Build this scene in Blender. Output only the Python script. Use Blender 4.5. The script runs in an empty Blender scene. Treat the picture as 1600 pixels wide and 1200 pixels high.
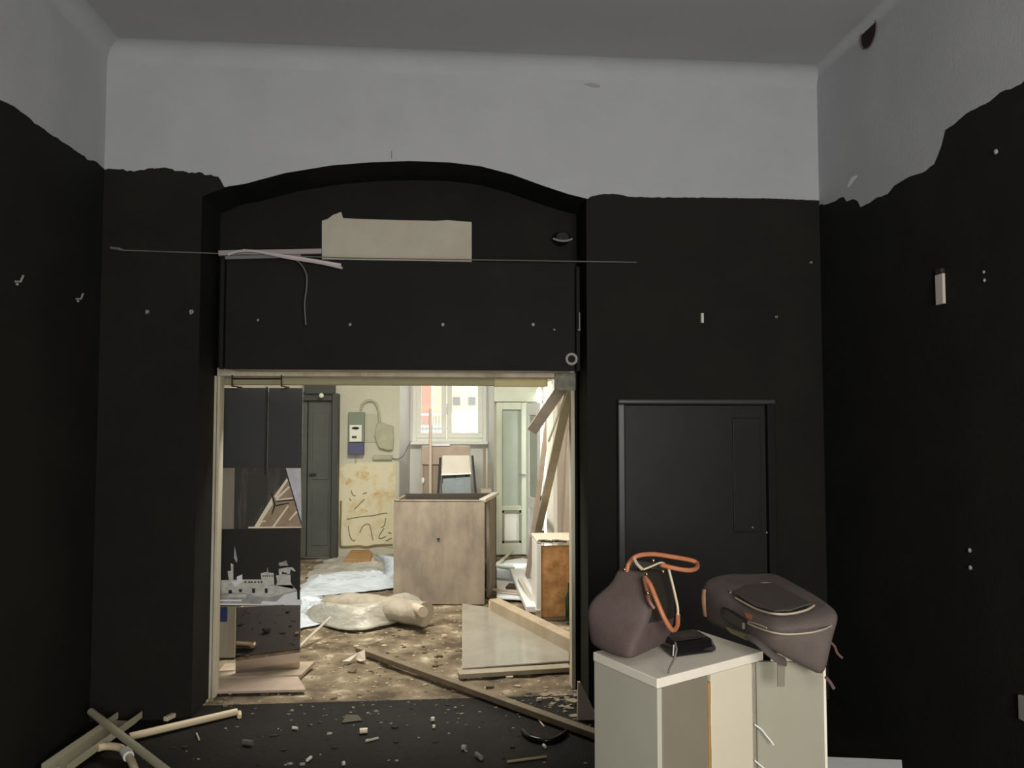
import bpy, math, random
from mathutils import Vector, Matrix, noise
random.seed(7)
S = bpy.context.scene
C = S.collection
R = math.radians

# ---------------------------------------------------------------- camera
CAMZ = 1.65
YAW, PITCH = R(4.57), R(2.87)
cd = bpy.data.cameras.new('camera'); cam = bpy.data.objects.new('camera', cd); C.objects.link(cam)
cam.location = (0, 0, CAMZ); cam.rotation_euler = (math.pi/2 + PITCH, 0, -YAW)
cd.sensor_width = 36; cd.lens = 27; cd.clip_start = .05
S.camera = cam
# ---------------------------------------------------------------- sky, lights, exposure
w = bpy.data.worlds.new('sky'); S.world = w; w.use_nodes = True
w.node_tree.nodes['Background'].inputs[0].default_value = (.86, .93, 1, 1)
w.node_tree.nodes['Background'].inputs[1].default_value = 2.6
def area(name, loc, tgt, sx, sy, power, col):
    l = bpy.data.lights.new(name, 'AREA'); l.shape = 'RECTANGLE'; l.size = sx; l.size_y = sy
    l.energy = power; l.color = col
    o = bpy.data.objects.new(name, l); C.objects.link(o); o.location = loc
    o.rotation_euler = (Vector(tgt) - Vector(loc)).to_track_quat('-Z', 'Y').to_euler()
    return o
area('added_fill_behind_camera', (.75, -1.25, 1.75), (.3, 4.5, 2.2), 1.7, 1.3, 150, (1, .965, .91))  # added area light behind the camera; no window is modelled there
area('daylight_at_rear_window', (.1, 11.6, 3.3), (-.2, 8, .6), 1.6, 1.2, 150, (.93, .97, 1))
area('daylight_at_side_door', (2.0, 9.05, 1.7), (.3, 8.2, .2), .9, 1.7, 90, (.93, .98, 1))
area('added_back_room_fill', (-.5, 5.9, 3.1), (-.5, 7.0, 0), 1.0, .7, 130, (1, .955, .86))  # added unseen fill, brightens the faces near the opening
S.view_settings.view_transform = 'Standard'; S.view_settings.look = 'None'
S.view_settings.gamma = 1; S.view_settings.exposure = 0; S.view_settings.use_curve_mapping = False
S.cycles.use_denoising = True
S.cycles.max_bounces = 8
S.cycles.sample_clamp_indirect = 4

# ---------------------------------------------------------------- measuring
FW = Vector((math.sin(YAW)*math.cos(PITCH), math.cos(YAW)*math.cos(PITCH), math.sin(PITCH)))
RT = Vector((math.cos(YAW), -math.sin(YAW), 0)); UP = RT.cross(FW)
O = Vector((0, 0, CAMZ))
HF = Vector((math.sin(YAW), math.cos(YAW), 0))
def ray(px, py): return FW + RT*((px-800)/1200) + UP*((600-py)/1200)
def atY(px, py, y): d = ray(px, py); return O + d*(y/d.y)
def atX(px, py, x): d = ray(px, py); return O + d*(x/d.x)
def atZ(px, py, z=0.0): d = ray(px, py); return O + d*((z-CAMZ)/d.z)
def K(px, py, dep): d = ray(px, py); return O + d*(dep*1.2/d.dot(HF))

# ---------------------------------------------------------------- materials
def lin(c):
    c = c/255
    return c/12.92 if c <= .04045 else ((c+.055)/1.055)**2.4
def rgb(c): return (lin(c[0]), lin(c[1]), lin(c[2]), 1)
def M(name, c, rough=.7, c2=None, scale=6, bump=0, bscale=30, metal=0, spec=.5, lo=.35, hi=.65, stretch=None, bdist=.01, emit=0, c3=None, alpha=1, trans=0):
    m = bpy.data.materials.new(name); m.use_nodes = True; nt = m.node_tree; b = nt.nodes['Principled BSDF']
    b.inputs['Base Color'].default_value = rgb(c); b.inputs['Roughness'].default_value = rough
    b.inputs['Metallic'].default_value = metal; b.inputs['Specular IOR Level'].default_value = spec
    b.inputs['Alpha'].default_value = alpha; b.inputs['Transmission Weight'].default_value = trans
    if emit:
        b.inputs['Emission Color'].default_value = rgb(c); b.inputs['Emission Strength'].default_value = emit
    tc = nt.nodes.new('ShaderNodeTexCoord'); src = tc.outputs['Object']
    if stretch:
        mp = nt.nodes.new('ShaderNodeMapping'); mp.inputs['Scale'].default_value = stretch
        nt.links.new(src, mp.inputs[0]); src = mp.outputs[0]
    if c2:
        n = nt.nodes.new('ShaderNodeTexNoise'); n.inputs['Scale'].default_value = scale; n.inputs['Detail'].default_value = 9
        n.inputs['Roughness'].default_value = .62
        r = nt.nodes.new('ShaderNodeValToRGB'); r.color_ramp.elements[0].position = lo; r.color_ramp.elements[1].position = hi
        r.color_ramp.elements[0].color = rgb(c); r.color_ramp.elements[1].color = rgb(c2)
        if c3:
            e = r.color_ramp.elements.new(min(.99, hi+.09)); e.color = rgb(c3)
        nt.links.new(src, n.inputs[0]); nt.links.new(n.outputs[0], r.inputs[0]); nt.links.new(r.outputs[0], b.inputs['Base Color'])
    if bump:
        n2 = nt.nodes.new('ShaderNodeTexNoise'); n2.inputs['Scale'].default_value = bscale; n2.inputs['Detail'].default_value = 6
        bp = nt.nodes.new('ShaderNodeBump'); bp.inputs['Strength'].default_value = bump; bp.inputs['Distance'].default_value = bdist
        nt.links.new(src, n2.inputs[0]); nt.links.new(n2.outputs[0], bp.inputs['Height']); nt.links.new(bp.outputs[0], b.inputs['Normal'])
    return m
BLK = M('black_wall_paint', (31, 31, 29), .8, (36, 36, 33), 3, .2, 40, spec=.15)
BLKB = M('black_shutter_paint', (29, 29, 28), .7, (33, 33, 32), 3, .1, 40, spec=.15)
GRY = M('grey_plaster', (179, 181, 184), .9, (186, 188, 191), 2.5, .12, 60)
CEIL = M('grey_ceiling_plaster', (174, 175, 177), .92, (178, 179, 181), 2, .1, 60)
FLR = M('black_dusty_floor', (25, 23, 20), .7, (36, 31, 26), 3.5, .35, 35, lo=.45, hi=.72, c3=(52, 45, 37), spec=.2)
RUB = M('trodden_rubble_floor', (82, 70, 53), .9, (138, 124, 100), 4.2, .8, 26, lo=.38, hi=.58, c3=(192, 180, 158))
CREAM = M('cream_wall', (190, 186, 164), .85, (198, 195, 176), 2, .2, 25)
CREAM2 = M('stained_yellow_wall', (214, 208, 176), .85, (196, 166, 116), 4, .2, 20, lo=.5, hi=.72)
PINK = M('pink_beige_wall', (196, 178, 160), .85, (206, 190, 172), 3, .2, 25)
WHT = M('white_wall', (222, 222, 214), .8, (228, 228, 222), 3, .1, 25)
OFFW = M('window_white', (240, 241, 230), .45, (236, 238, 226), 4)
SAGE = M('sage_door_paint', (200, 205, 184), .5, (192, 197, 176), 5)
SAGEG = M('frosted_door_glass', (164, 172, 158), .35, (174, 182, 166), 3)
DKG = M('dark_green_paint', (66, 69, 62), .6, (78, 80, 72), 3, .1, 20)
DKG2 = M('dark_green_edge', (56, 58, 50), .6)
TRIM = M('worn_frame_paint', (212, 206, 186), .75, (176, 163, 138), 7, .3, 30, lo=.45, hi=.7, stretch=(1, 1, .25))
YEL = M('yellowed_lintel', (214, 202, 140), .7, (222, 212, 160), 5)
PINE = M('raw_pine', (192, 178, 152), .7, (172, 154, 128), 5, .1, 30, stretch=(1, 1, .15))
CONC = M('dusty_counter_board', (126, 116, 103), .85, (162, 149, 129), 5, .15, 40, lo=.35, hi=.65, stretch=(1, 1, .45))
COND = M('counter_inside_shade', (66, 60, 51), .9)  # darkened boards: the shade inside the counter is in the colour
OSB = M('chipboard', (166, 120, 72), .8, (206, 160, 106), 9, .3, 22, lo=.4, hi=.62)
BOARD = M('black_glass_film', (50, 51, 54), .5, (54, 55, 58), 3)
PRINTK = M('print_black', (36, 35, 32), .45)
PRINTG = M('print_grey', (196, 196, 188), .5, (220, 220, 212), 30, lo=.4, hi=.6)
PRINTM = M('print_mid_grey', (150, 150, 146), .5, (190, 190, 186), 18)
PRINTW = M('print_white', (246, 250, 252), .5)
BANDL = M('band_lilac', (232, 234, 244), .5, (205, 206, 208), 9)
BANDB = M('band_brown', (168, 144, 118), .5, (186, 162, 132), 16)
BANDY = M('band_pale_yellow', (255, 246, 220), .5)
BANDD = M('band_dark_streaks', (58, 57, 50), .5, (112, 102, 90), 14, lo=.5, hi=.75, stretch=(1, 1, .16))
STRIPW = M('pale_peeling_board', (188, 178, 160), .7, (164, 156, 134), 9, stretch=(1, 1, .1))
PLAS = M('milky_plastic_film', (178, 176, 164), .38, (160, 154, 138), 4, .7, 5, stretch=(.7, 1.6, 1), bdist=.08)
PLASW = M('white_plastic_sheet', (206, 214, 220), .35, (190, 198, 204), 6, .7, 6, stretch=(.7, 1.6, 1), bdist=.07)
DUSTF = M('dusty_plastic_film', (158, 149, 132), .5, (178, 170, 152), 6, .6, 6, bdist=.05)
CARD = M('cardboard', (176, 138, 90), .8, (160, 122, 76), 8)
CARDP = M('pale_cardboard', (206, 190, 168), .8)
PAPER = M('cream_paper', (208, 198, 176), .8)
WBRT = M('white_enamel', (236, 238, 236), .4)
GREYB = M('grey_green_battens', (160, 156, 134), .7, (176, 170, 148), 9, stretch=(1, 1, .2))
BATT = M('brown_batten', (112, 98, 78), .75, (136, 122, 100), 8, .2, 30)
PIPE = M('pale_conduit_plastic', (178, 174, 150), .45, (168, 164, 140), 6)
PIPEW = M('warm_white_conduit', (222, 204, 172), .45)
PED = M('cream_pedestal_paint', (160, 156, 138), .6, (156, 152, 134), 5)
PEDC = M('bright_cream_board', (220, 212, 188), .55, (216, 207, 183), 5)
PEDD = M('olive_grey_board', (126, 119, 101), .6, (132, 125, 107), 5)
PEDT = M('white_pedestal_top', (242, 235, 218), .5, (230, 222, 205), 6)
GLUE = M('yellowed_glue', (176, 140, 92), .6, (160, 126, 78), 20)
PLUM = M('plum_canvas', (92, 77, 72), .75, (84, 70, 67), 12, .15, 160)
GUSS = M('dark_bag_lining', (46, 41, 34), .6)
LEA = M('orange_brown_leather', (186, 118, 82), .45, (172, 104, 70), 20)
GOLD = M('brass_stud', (214, 190, 140), .25, metal=1)
BIND = M('cream_binding', (200, 184, 158), .5)
BPK = M('taupe_backpack_cloth', (102, 90, 84), .85, (92, 82, 77), 9, .25, 200)
BPK2 = M('dark_taupe_cloth', (82, 74, 68), .85, (74, 68, 62), 9, .25, 200)
PIP = M('silver_piping', (212, 198, 172), .3, metal=.3)
BLKP = M('glossy_black_plastic', (20, 20, 20), .18)
PURB = M('dark_purple_leather', (44, 36, 42), .35)
SILV = M('silver_metal', (190, 190, 190), .2, metal=1)
GRNB = M('meter_green_grey', (112, 122, 104), .5)
WPL = M('meter_white', (212, 214, 198), .5)
BLUE = M('blue_cover', (72, 74, 104), .5)
STK = M('blue_sticker', (44, 66, 122), .5)
PATCH = M('unpainted_plaster', (206, 200, 182), .9, (196, 188, 170), 4, .15, 30)
GLASSC = M('clear_glass', (255, 255, 255), .02, trans=1)
CABLEW = M('white_cable', (216, 206, 206), .5)
CABLED = M('dull_cable', (108, 108, 104), .6)
SPOT = M('bare_plug', (150, 148, 142), .5)
BLUEG = M('blue_grey_cloth', (140, 150, 152), .8, (128, 138, 142), 8)
DARKM = M('dark_steel', (58, 58, 60), .45, metal=.5)
PALEP = M('pale_grey_laminate', (196, 190, 174), .5, (186, 180, 164), 6)
PINKW = M('pinkish_wood', (190, 172, 156), .7, (176, 158, 142), 6)
GLOW = M('bright_gap_glow', (255, 255, 246), .3, emit=2)  # glow added for the bright gap by the side door
FAC1 = M('pink_render', (226, 150, 130), .8)
FAC2 = M('cream_render', (232, 224, 200), .8)
FACW = M('grey_shutters', (150, 160, 158), .8)
SCR = M('charcoal_scribble', (128, 118, 88), .9)
OCH = M('ochre_plaster_loss', (200, 170, 122), .9, (214, 204, 168), 14, lo=.4, hi=.6)
GREYP = M('grey_repaired_plaster', (176, 174, 150), .9, (160, 158, 136), 9, .3, 20)
# dusty glass for the sheet on the floor
def sheetmat():
    m = M('dusty_acrylic', (196, 192, 180), .1, (180, 174, 158), 3, .0, alpha=.7)
    b = m.node_tree.nodes['Principled BSDF']; b.inputs['Coat Weight'].default_value = .6; b.inputs['Roughness'].default_value = .22
    n = m.node_tree.nodes.new('ShaderNodeTexNoise'); n.inputs['Scale'].default_value = 9
    bp = m.node_tree.nodes.new('ShaderNodeBump'); bp.inputs['Strength'].default_value = .35; bp.inputs['Distance'].default_value = .01
    m.node_tree.links.new(n.outputs[0], bp.inputs['Height']); m.node_tree.links.new(bp.outputs[0], b.inputs['Normal'])
    return m
ACR = sheetmat()

# ---------------------------------------------------------------- geometry helpers
class G:
    def __init__(s): s.v = []; s.f = []; s.m = []
    def add(s, vs, fs, mi=0):
        b = len(s.v); s.v += [Vector(x) for x in vs]
        for f in fs: s.f.append([b+i for i in f]); s.m.append(mi)
        return s
    def hexa(s, p, mi=0):        # p: 4 bottom, 4 top, both counter-clockwise
        return s.add(p, [(3, 2, 1, 0), (4, 5, 6, 7), (0, 1, 5, 4), (1, 2, 6, 5), (2, 3, 7, 6), (3, 0, 4, 7)], mi)
    def box(s, x0, x1, y0, y1, z0, z1, mi=0):
        return s.hexa([(x0, y0, z0), (x1, y0, z0), (x1, y1, z0), (x0, y1, z0), (x0, y0, z1), (x1, y0, z1), (x1, y1, z1), (x0, y1, z1)], mi)
    def bar(s, a, b, w_, h_, up=(0, 0, 1), mi=0):
        a = Vector(a); b = Vector(b); d = (b-a).normalized(); sd = d.cross(Vector(up))
        if sd.length < 1e-4: sd = d.cross(Vector((0, 1, 0)))
        sd.normalize(); u = sd.cross(d)
        sd *= w_/2; u *= h_/2
        return s.hexa([a-sd-u, a+sd-u, b+sd-u, b-sd-u, a-sd+u, a+sd+u, b+sd+u, b-sd+u], mi)
    def tube(s, pts, r, n=8, mi=0, flat=1.0, cap=True):
        pts = [Vector(p) for p in pts]; rings = []; pu = None
        for i, p in enumerate(pts):
            d = (pts[min(i+1, len(pts)-1)] - pts[max(i-1, 0)]).normalized()
            if pu is None:
                pu = Vector((0, 0, 1)) if abs(d.z) < .9 else Vector((0, 1, 0))
            sd = d.cross(pu).normalized(); u = sd.cross(d).normalized(); pu = u
            rr = r[i] if isinstance(r, (list, tuple)) else r
            rings.append([p + sd*math.cos(2*math.pi*k/n)*rr + u*math.sin(2*math.pi*k/n)*rr*flat for k in range(n)])
        vs = [v for q in rings for v in q]; fs = []
        for i in range(len(rings)-1):
            for k in range(n):
                fs.append((i*n+k, i*n+(k+1) % n, (i+1)*n+(k+1) % n, (i+1)*n+k))
        if cap: fs += [tuple(range(n))[::-1], tuple((len(rings)-1)*n+k for k in range(n))]
        return s.add(vs, fs, mi)
    def prism(s, pts, dv, mi=0):   # polygon extruded by vector dv
        n = len(pts); dv = Vector(dv); vs = [Vector(p) for p in pts] + [Vector(p)+dv for p in pts]
        return s.add(vs, [tuple(range(n)), tuple(range(2*n-1, n-1, -1))] + [(i, i+n, (i+1) % n + n, (i+1) % n) for i in range(n)], mi)
    def ball(s, c, r, mi=0, n=10, sc=(1, 1, 1)):
        c = Vector(c); vs = []; fs = []; h = n//2
        for i in range(h+1):
            a = math.pi*i/h
            for k in range(n):
                b = 2*math.pi*k/n
                vs.append(c + Vector((math.sin(a)*math.cos(b)*sc[0], math.sin(a)*math.sin(b)*sc[1], math.cos(a)*sc[2]))*r)
        for i in range(h):
            for k in range(n): fs.append((i*n+k, (i+1)*n+k, (i+1)*n+(k+1) % n, i*n+(k+1) % n))
        return s.add(vs, fs, mi)
def mk(name, g, mat, parent=None, bevel=0, smooth=False, sub=0, base=None):
    me = bpy.data.meshes.new(name)
    org = Vector((0, 0, 0))
    if base is None and parent is None and g.v:
        xs = [v.x for v in g.v]; ys = [v.y for v in g.v]; zs = [v.z for v in g.v]
        org = Vector(((min(xs)+max(xs))/2, (min(ys)+max(ys))/2, min(zs)))
    elif parent is not None:
        org = parent.matrix_world.translation.copy() if parent.parent is None else Vector(parent['org'])
    me.from_pydata([tuple(v-org) for v in g.v], [], g.f); 
    for m in (mat if isinstance(mat, (list, tuple)) else [mat]): me.materials.append(m)
    for p, i in zip(me.polygons, g.m): p.material_index = i; p.use_smooth = smooth
    me.update()
    if smooth and not sub: me.set_sharp_from_angle(angle=R(50))
    import bmesh
    bm = bmesh.new(); bm.from_mesh(me); bmesh.ops.recalc_face_normals(bm, faces=bm.faces); bm.to_mesh(me); bm.free()
    o = bpy.data.objects.new(name, me); C.objects.link(o)
    if parent: o.parent = parent
    else: o.location = org
    o['org'] = tuple(org)
    o.matrix_world.translation = org
    if bevel:
        b = o.modifiers.new('bevel', 'BEVEL'); b.width = bevel; b.segments = 2; b.limit_method = 'ANGLE'
    if sub:
        b = o.modifiers.new('subdivision', 'SUBSURF'); b.levels = sub; b.render_levels = sub
    return o
def tag(o, label, cat, group=None, kind=None):
    o['label'] = label
    if kind != 'structure': o['category'] = cat
    if group: o['group'] = group
    if kind: o['kind'] = kind
    return o
def struct(o, label=None):
    o['kind'] = 'structure'
    if label: o['label'] = label
    return o
def empty(name, loc, label, cat, group=None):
    o = bpy.data.objects.new(name, None); C.objects.link(o); o.location = loc
    o.matrix_world.translation = Vector(loc); o.empty_display_size = .05
    o['org'] = tuple(loc)
    if label: tag(o, label, cat, group)
    return o
def smoothpath(pts, n=6):
    pts = [Vector(p) for p in pts]; out = []
    for i in range(len(pts)-1):
        p0 = pts[max(i-1, 0)]; p1 = pts[i]; p2 = pts[i+1]; p3 = pts[min(i+2, len(pts)-1)]
        for k in range(n):
            t = k/n
            out.append(.5*((2*p1) + (p2-p0)*t + (2*p0-5*p1+4*p2-p3)*t*t + (3*p1-p0-3*p2+p3)*t**3))
    out.append(pts[-1]); return out
def interp(pl, x):
    if x <= pl[0][0]: return pl[0][1]
    for (a, b), (c, d) in zip(pl, pl[1:]):
        if x <= c: return b + (d-b)*(x-a)/(c-a)
    return pl[-1][1]

# ================================================================ STRUCTURE
Y1, Y2, Y3 = 4.5, 4.86, 5.0
XL = atY(163, 262, Y1).x; XR = atY(1280, 320, Y1).x
CZ = 3.82; YB = -1.4
RX0 = atY(304, 900, Y1).x; RX1 = atY(918, 900, Y1).x       # front edges of the recess
# far wall front face with arch and paint line
pier = [(163, 265), (185, 264), (210, 268), (225, 263), (255, 262), (275, 268), (300, 270), (320, 273), (330, 277), (336, 284), (340, 292)]
arch = [(300, 310), (335, 295), (345, 291), (370, 287), (430, 270), (500, 258), (560, 253), (620, 251), (680, 253), (730, 259), (780, 272), (830, 290), (870, 303), (895, 309), (920, 315)]
pierR = [(900, 309), (908, 306), (925, 302.5), (950, 303), (965, 307), (1000, 308), (1100, 308.5), (1200, 310), (1280, 313)]
def line_px(px):
    j = 2.2*noise.noise(Vector((px*.11, 0, 0))) + 1.6*noise.noise(Vector((px*.45, 3, 0)))
    if px < 340: return interp(pier, px) + j*1.2
    if px < 903: return interp(arch, px)
    return interp(pierR, px) + j*.35
N = 380
front = G(); xs = []
archpts = []
for i in range(N+1):
    px = 163 + (1280-163)*i/N
    zt = atY(px, line_px(px), Y1).z; x = XL + (XR-XL)*i/N
    xs.append((x, zt, px))
xs = [(x, atY(163 + (1280-163)*i/N, line_px(163 + (1280-163)*i/N), Y1).z, px) for i, (x, zt, px) in enumerate(xs)]
for (x0, z0, p0), (x1, z1, p1) in zip(xs, xs[1:]):
    inside = RX0 <= (x0+x1)/2 <= RX1
    if inside:
        b0 = atY(p0, interp(arch, p0), Y1).z; b1 = atY(p1, interp(arch, p1), Y1).z
        archpts.append((x0, b0)); last = (x1, b1)
    else: b0 = b1 = 0
    t0, t1 = max(z0, b0+.0), max(z1, b1+.0)
    if t0 - b0 > 1e-4 or t1 - b1 > 1e-4:
        front.add([(x0, Y1, b0), (x1, Y1, b1), (x1, Y1, t1), (x0, Y1, t0)], [(0, 1, 2, 3)], 0)
    front.add([(x0, Y1, t0), (x1, Y1, t1), (x1, Y1, CZ), (x0, Y1, CZ)], [(0, 1, 2, 3)], 1)
archpts.append(last)
for (x0, z0), (x1, z1) in zip(archpts, archpts[1:]):
    front.add([(x0, Y1, z0), (x1, Y1, z1), (x1, Y2, z1), (x0, Y2, z0)], [(0, 1, 2, 3)], 0)
ax0, az0 = archpts[0]; ax1, az1 = archpts[-1]
front.add([(ax0, Y1, 0), (ax0, Y2, 0), (ax0, Y2, az0), (ax0, Y1, az0)], [(0, 1, 2, 3)], 0)
front.add([(ax1, Y1, 0), (ax1, Y2, 0), (ax1, Y2, az1), (ax1, Y1, az1)], [(0, 1, 2, 3)], 0)
struct(mk('wall_far', front, [BLK, GRY]), 'far wall painted black below a ragged line, with a shallow arched recess')
# dividing wall behind the recess, with the wide opening
OX0 = atY(336, 800, Y3).x; OX1 = atY(893, 800, Y3).x; OZ = atY(620, 590, Y3).z
dv = G()
dv.box(ax0-.9, OX0, Y2, Y3, 0, 3.5).box(OX1, ax1+.9, Y2, Y3, 0, 3.5)
dv.box(OX0, OX1, Y2, Y3, OZ, 3.5)
struct(mk('wall_recess', dv, BLK), 'black wall at the back of the recess around the opening')
# shop side walls
def side(name, x, pts, pfar, label):
    g = G(); ys = []
    pl = []
    for px, py in pts:
        p = atX(px, py, x); pl.append((p.y, p.z))
    pl.sort()
    n = 200; y0 = YB
    f = lambda y: (interp(pl, y) + .012*noise.noise(Vector((y*9, 0, x))) + .008*noise.noise(Vector((y*40, 0, x))))
    for i in range(n):
        a = y0 + (Y1-y0)*i/n; b = y0 + (Y1-y0)*(i+1)/n
        g.add([(x, a, 0), (x, b, 0), (x, b, f(b)), (x, a, f(a))], [(0, 1, 2, 3)], 0)
        g.add([(x, a, f(a)), (x, b, f(b)), (x, b, CZ), (x, a, CZ)], [(0, 1, 2, 3)], 1)
    struct(mk(name, g, [BLK, GRY]), label)
side('wall_left', XL, [(0, 155), (12, 160), (30, 172), (45, 184), (55, 193), (68, 200), (80, 212), (100, 222), (120, 236), (140, 250), (150, 253), (163, 264)], None, 'side wall painted black below a ragged brush line')
side('wall_right', XR, [(1281, 321), (1290, 320), (1305, 314), (1318, 307), (1322, 315), (1338, 309), (1344, 324), (1362, 315), (1390, 300), (1398, 290), (1420, 276), (1445, 267), (1464, 250), (1466, 235), (1474, 222), (1476, 204), (1500, 186), (1530, 165), (1552, 155), (1565, 143), (1580, 137), (1600, 127)], None, 'side wall painted black below a jagged rising line')
struct(mk('wall_near', G().box(XL, XR, YB-.05, YB, 0, CZ), GRY), 'wall behind the viewer')
struct(mk('ceiling', G().box(XL, XR, YB, Y1, CZ, CZ+.05), CEIL), 'plain grey plaster ceiling')
# soft cove between walls and ceiling
def cove(name, a, b, inward, r=.1):
    g = G(); a = Vector(a); b = Vector(b); inw = Vector(inward); ring = []
    for k in range(9):
        t = math.pi/2*k/8
        off = inw*(r - r*math.sin(t)) + Vector((0, 0, -r + r*math.cos(t)))*1.0
        off = inw*(r*(1-math.cos(t))) + Vector((0, 0, -r*(1-math.sin(t))))
        ring.append(off)
    vs = [a+q for q in ring] + [b+q for q in ring]
    g.add(vs, [(k, k+1, k+10, k+9) for k in range(8)])
    struct(mk(name, g, GRY, smooth=True), 'soft plaster cove where wall meets ceiling')
cove('trim_1', (XL, Y1, CZ), (XR, Y1, CZ), (0, -1, 0))
cove('trim_2', (XL, YB, CZ), (XL, Y1, CZ), (1, 0, 0))
cove('trim_3', (XR, YB, CZ), (XR, Y1, CZ), (-1, 0, 0), .05)
# floors
FE = 4.70
struct(mk('floor', G().add([(XL-.2, YB, 0), (XR+.2, YB, 0), (XR+.2, FE, 0), (XL-.2, FE, 0), (XL-.2, FE, -.05), (XR+.2, FE, -.05), (XL-.2, YB, -.05), (XR+.2, YB, -.05)], [(0, 1, 2, 3), (3, 2, 5, 4), (6, 7, 5, 4)]), FLR), 'black dusty floor of the front room')
BX0, BX1, BY = -3.0, 1.2, 9.7
def fh(x, y):
    if y < FE: return 0
    h = .014*noise.fractal(Vector((x*2.2, y*2.2, 0)), 1, 2, 5) + .008*noise.noise(Vector((x*12, y*12, 4)))
    e = min(1, (y-FE)/.35); return -.012 + h*e + .008*(1-e)
g = G(); nx, ny = 150, 190; vs = []
for j in range(ny+1):
    for i in range(nx+1):
        x = -3.0 + (4.9)*i/nx; y = FE + (BY+.9-FE)*j/ny
        h = .014*noise.fractal(Vector((x*2.2, y*2.2, 0)), 1, 2, 5) + .008*noise.noise(Vector((x*12, y*12, 4)))
        e = min(1, (y-FE)/.35)
        vs.append((x, y, -.012 + h*e + .008*(1-e)))
fs = [(j*(nx+1)+i, j*(nx+1)+i+1, (j+1)*(nx+1)+i+1, (j+1)*(nx+1)+i) for j in range(ny) for i in range(nx)]
g.add(vs, fs)
struct(mk('floor_back_room', g, RUB, smooth=True), 'brown rubble-strewn floor of the room beyond')
# back room shell
struct(mk('wall_back_room_left', G().box(BX0-.1, BX0, Y3, BY, -.05, 3.4), CREAM))
RD0, RD1, RDZ = 8.8, 9.42, 2.15
g = G().box(BX1, BX1+.12, Y3, RD0, -.05, 3.4).box(BX1, BX1+.12, RD1, BY+.1, -.05, 3.4).box(BX1, BX1+.12, RD0, RD1, RDZ, 3.4)
struct(mk('wall_back_room_right', g, PINK), 'pinkish beige side wall with a bright doorway')
struct(mk('ceiling_back_room', G().box(BX0, BX1+.1, Y3, BY+1.1, 3.4, 3.45), WHT))
AX0, AX1 = atY(624, 700, BY).x, atY(772, 700, BY).x
AY = 10.45; BX_0, BX_1 = atY(641, 700, AY).x, atY(762, 700, AY).x
g = G().box(BX0-.1, AX0, BY, BY+.1, -.05, 3.4).box(AX1, BX1+.1, BY, BY+.1, -.05, 3.4)
struct(mk('wall_rear', g, CREAM), 'pale cream rear wall')
wz0 = atY(700, 690, AY).z; wx0 = atY(651, 650, AY).x; wx1 = atY(760, 650, AY).x; WTOP = 2.75
g = G().add([(AX0, BY, -.05), (BX_0, AY, -.05), (BX_0, AY, 3.4), (AX0, BY, 3.4)], [(0, 1, 2, 3)])
g.add([(AX1, BY, -.05), (BX_1, AY, -.05), (BX_1, AY, 3.4), (AX1, BY, 3.4)], [(0, 1, 2, 3)])
g.box(BX_0-.2, BX_1+.2, AY, AY+.1, -.05, wz0).box(BX_0-.2, BX_0+.03, AY, AY+.1, wz0, 3.4).box(BX_1-.02, BX_1+.2, AY, AY+.1, wz0, 3.4).box(BX_0, BX_1, AY, AY+.1, WTOP, 3.4)
struct(mk('wall_window_alcove', g, WHT), 'white splayed alcove below and beside the window')

# window in the alcove
win = empty('window_1', ((wx0+wx1)/2, AY, wz0), None, None); struct(win, 'white two-casement window in the rear alcove')
f = G(); a0, a1 = BX_0+.03, BX_1-.02
f.box(a0+.051, a1-.051, AY-.03, AY+.05, wz0, wz0+.05).box(a0, a0+.05, AY-.03, AY+.05, wz0, WTOP).box(a1-.05, a1, AY-.03, AY+.05, wz0, WTOP).box(a0+.051, a1-.051, AY-.03, AY+.05, WTOP-.05, WTOP)
mk('window_frame', f, OFFW, win, bevel=.004)
mk('window_sill', G().box(BX_0+.005, BX_1-.005, AY-.16, AY-.0, wz0-.035, wz0), OFFW, win, bevel=.006)
mx = atY(698, 640, AY).x; zb = atY(700, 676, AY).z
for (x0, x1) in ((a0+.05, mx-.005), (mx+.005, a1-.05)):
    s = G(); t = .065
    s.box(x0, x1, AY-.05, AY, wz0+.05, zb).box(x0, x0+t, AY-.05, AY, zb, WTOP-.05).box(x1-t, x1, AY-.05, AY, zb, WTOP-.05).box(x0, x1, AY-.05, AY, WTOP-.12, WTOP-.05)
    c = mk('casement', s, OFFW, win, bevel=.004)
    mk('pane', G().box(x0+t, x1-t, AY-.03, AY-.025, zb, WTOP-.12), GLASSC, c)
mk('window_handle', G().box(mx-.012, mx+.012, AY-.07, AY-.05, 1.78, 1.9).box(mx-.008, mx+.008, AY-.1, AY-.07, 1.76, 1.86), WBRT, win, bevel=.003)
# buildings beyond the window
b = empty('building', (-1.4, 16, 0), 'pink rendered house seen through the rear window', 'building')
mk('wall', G().box(-4, atY(672, 640, 16).x, 16, 17, 0, 7), FAC1, b)
bw = mk('cornice', G().box(-4, atY(690, 640, 16).x, 15.9, 16.1, 1.42, 1.6), FAC2, b)
b = empty('building', (1.4, 17, 0), 'cream shuttered house seen through the rear window', 'building')
mk('wall', G().box(atY(676, 640, 17).x, 5, 17, 18, 0, 7), FAC2, b)
for i in range(5):
    for j in range(5):
        x = .06+i*.34; z = .6+j*.36
        mk('shutter', G().box(x, x+.15, 16.96, 17, z, z+.17), FACW, b)
rl_ = empty('railing', (-.55, 14.5, 0), 'pale railing outside the rear window', 'railing')
for i in range(9):
    x = atY(656+i*5, 650, 14.5).x; mk('bar', G().box(x-.008, x+.008, 14.49, 14.51, 0, 1.78), FACW, rl_)
mk('rail', G().box(atY(654, 650, 14.5).x, atY(700, 650, 14.5).x, 14.48, 14.52, 1.78, 1.82), FAC2, rl_)
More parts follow.
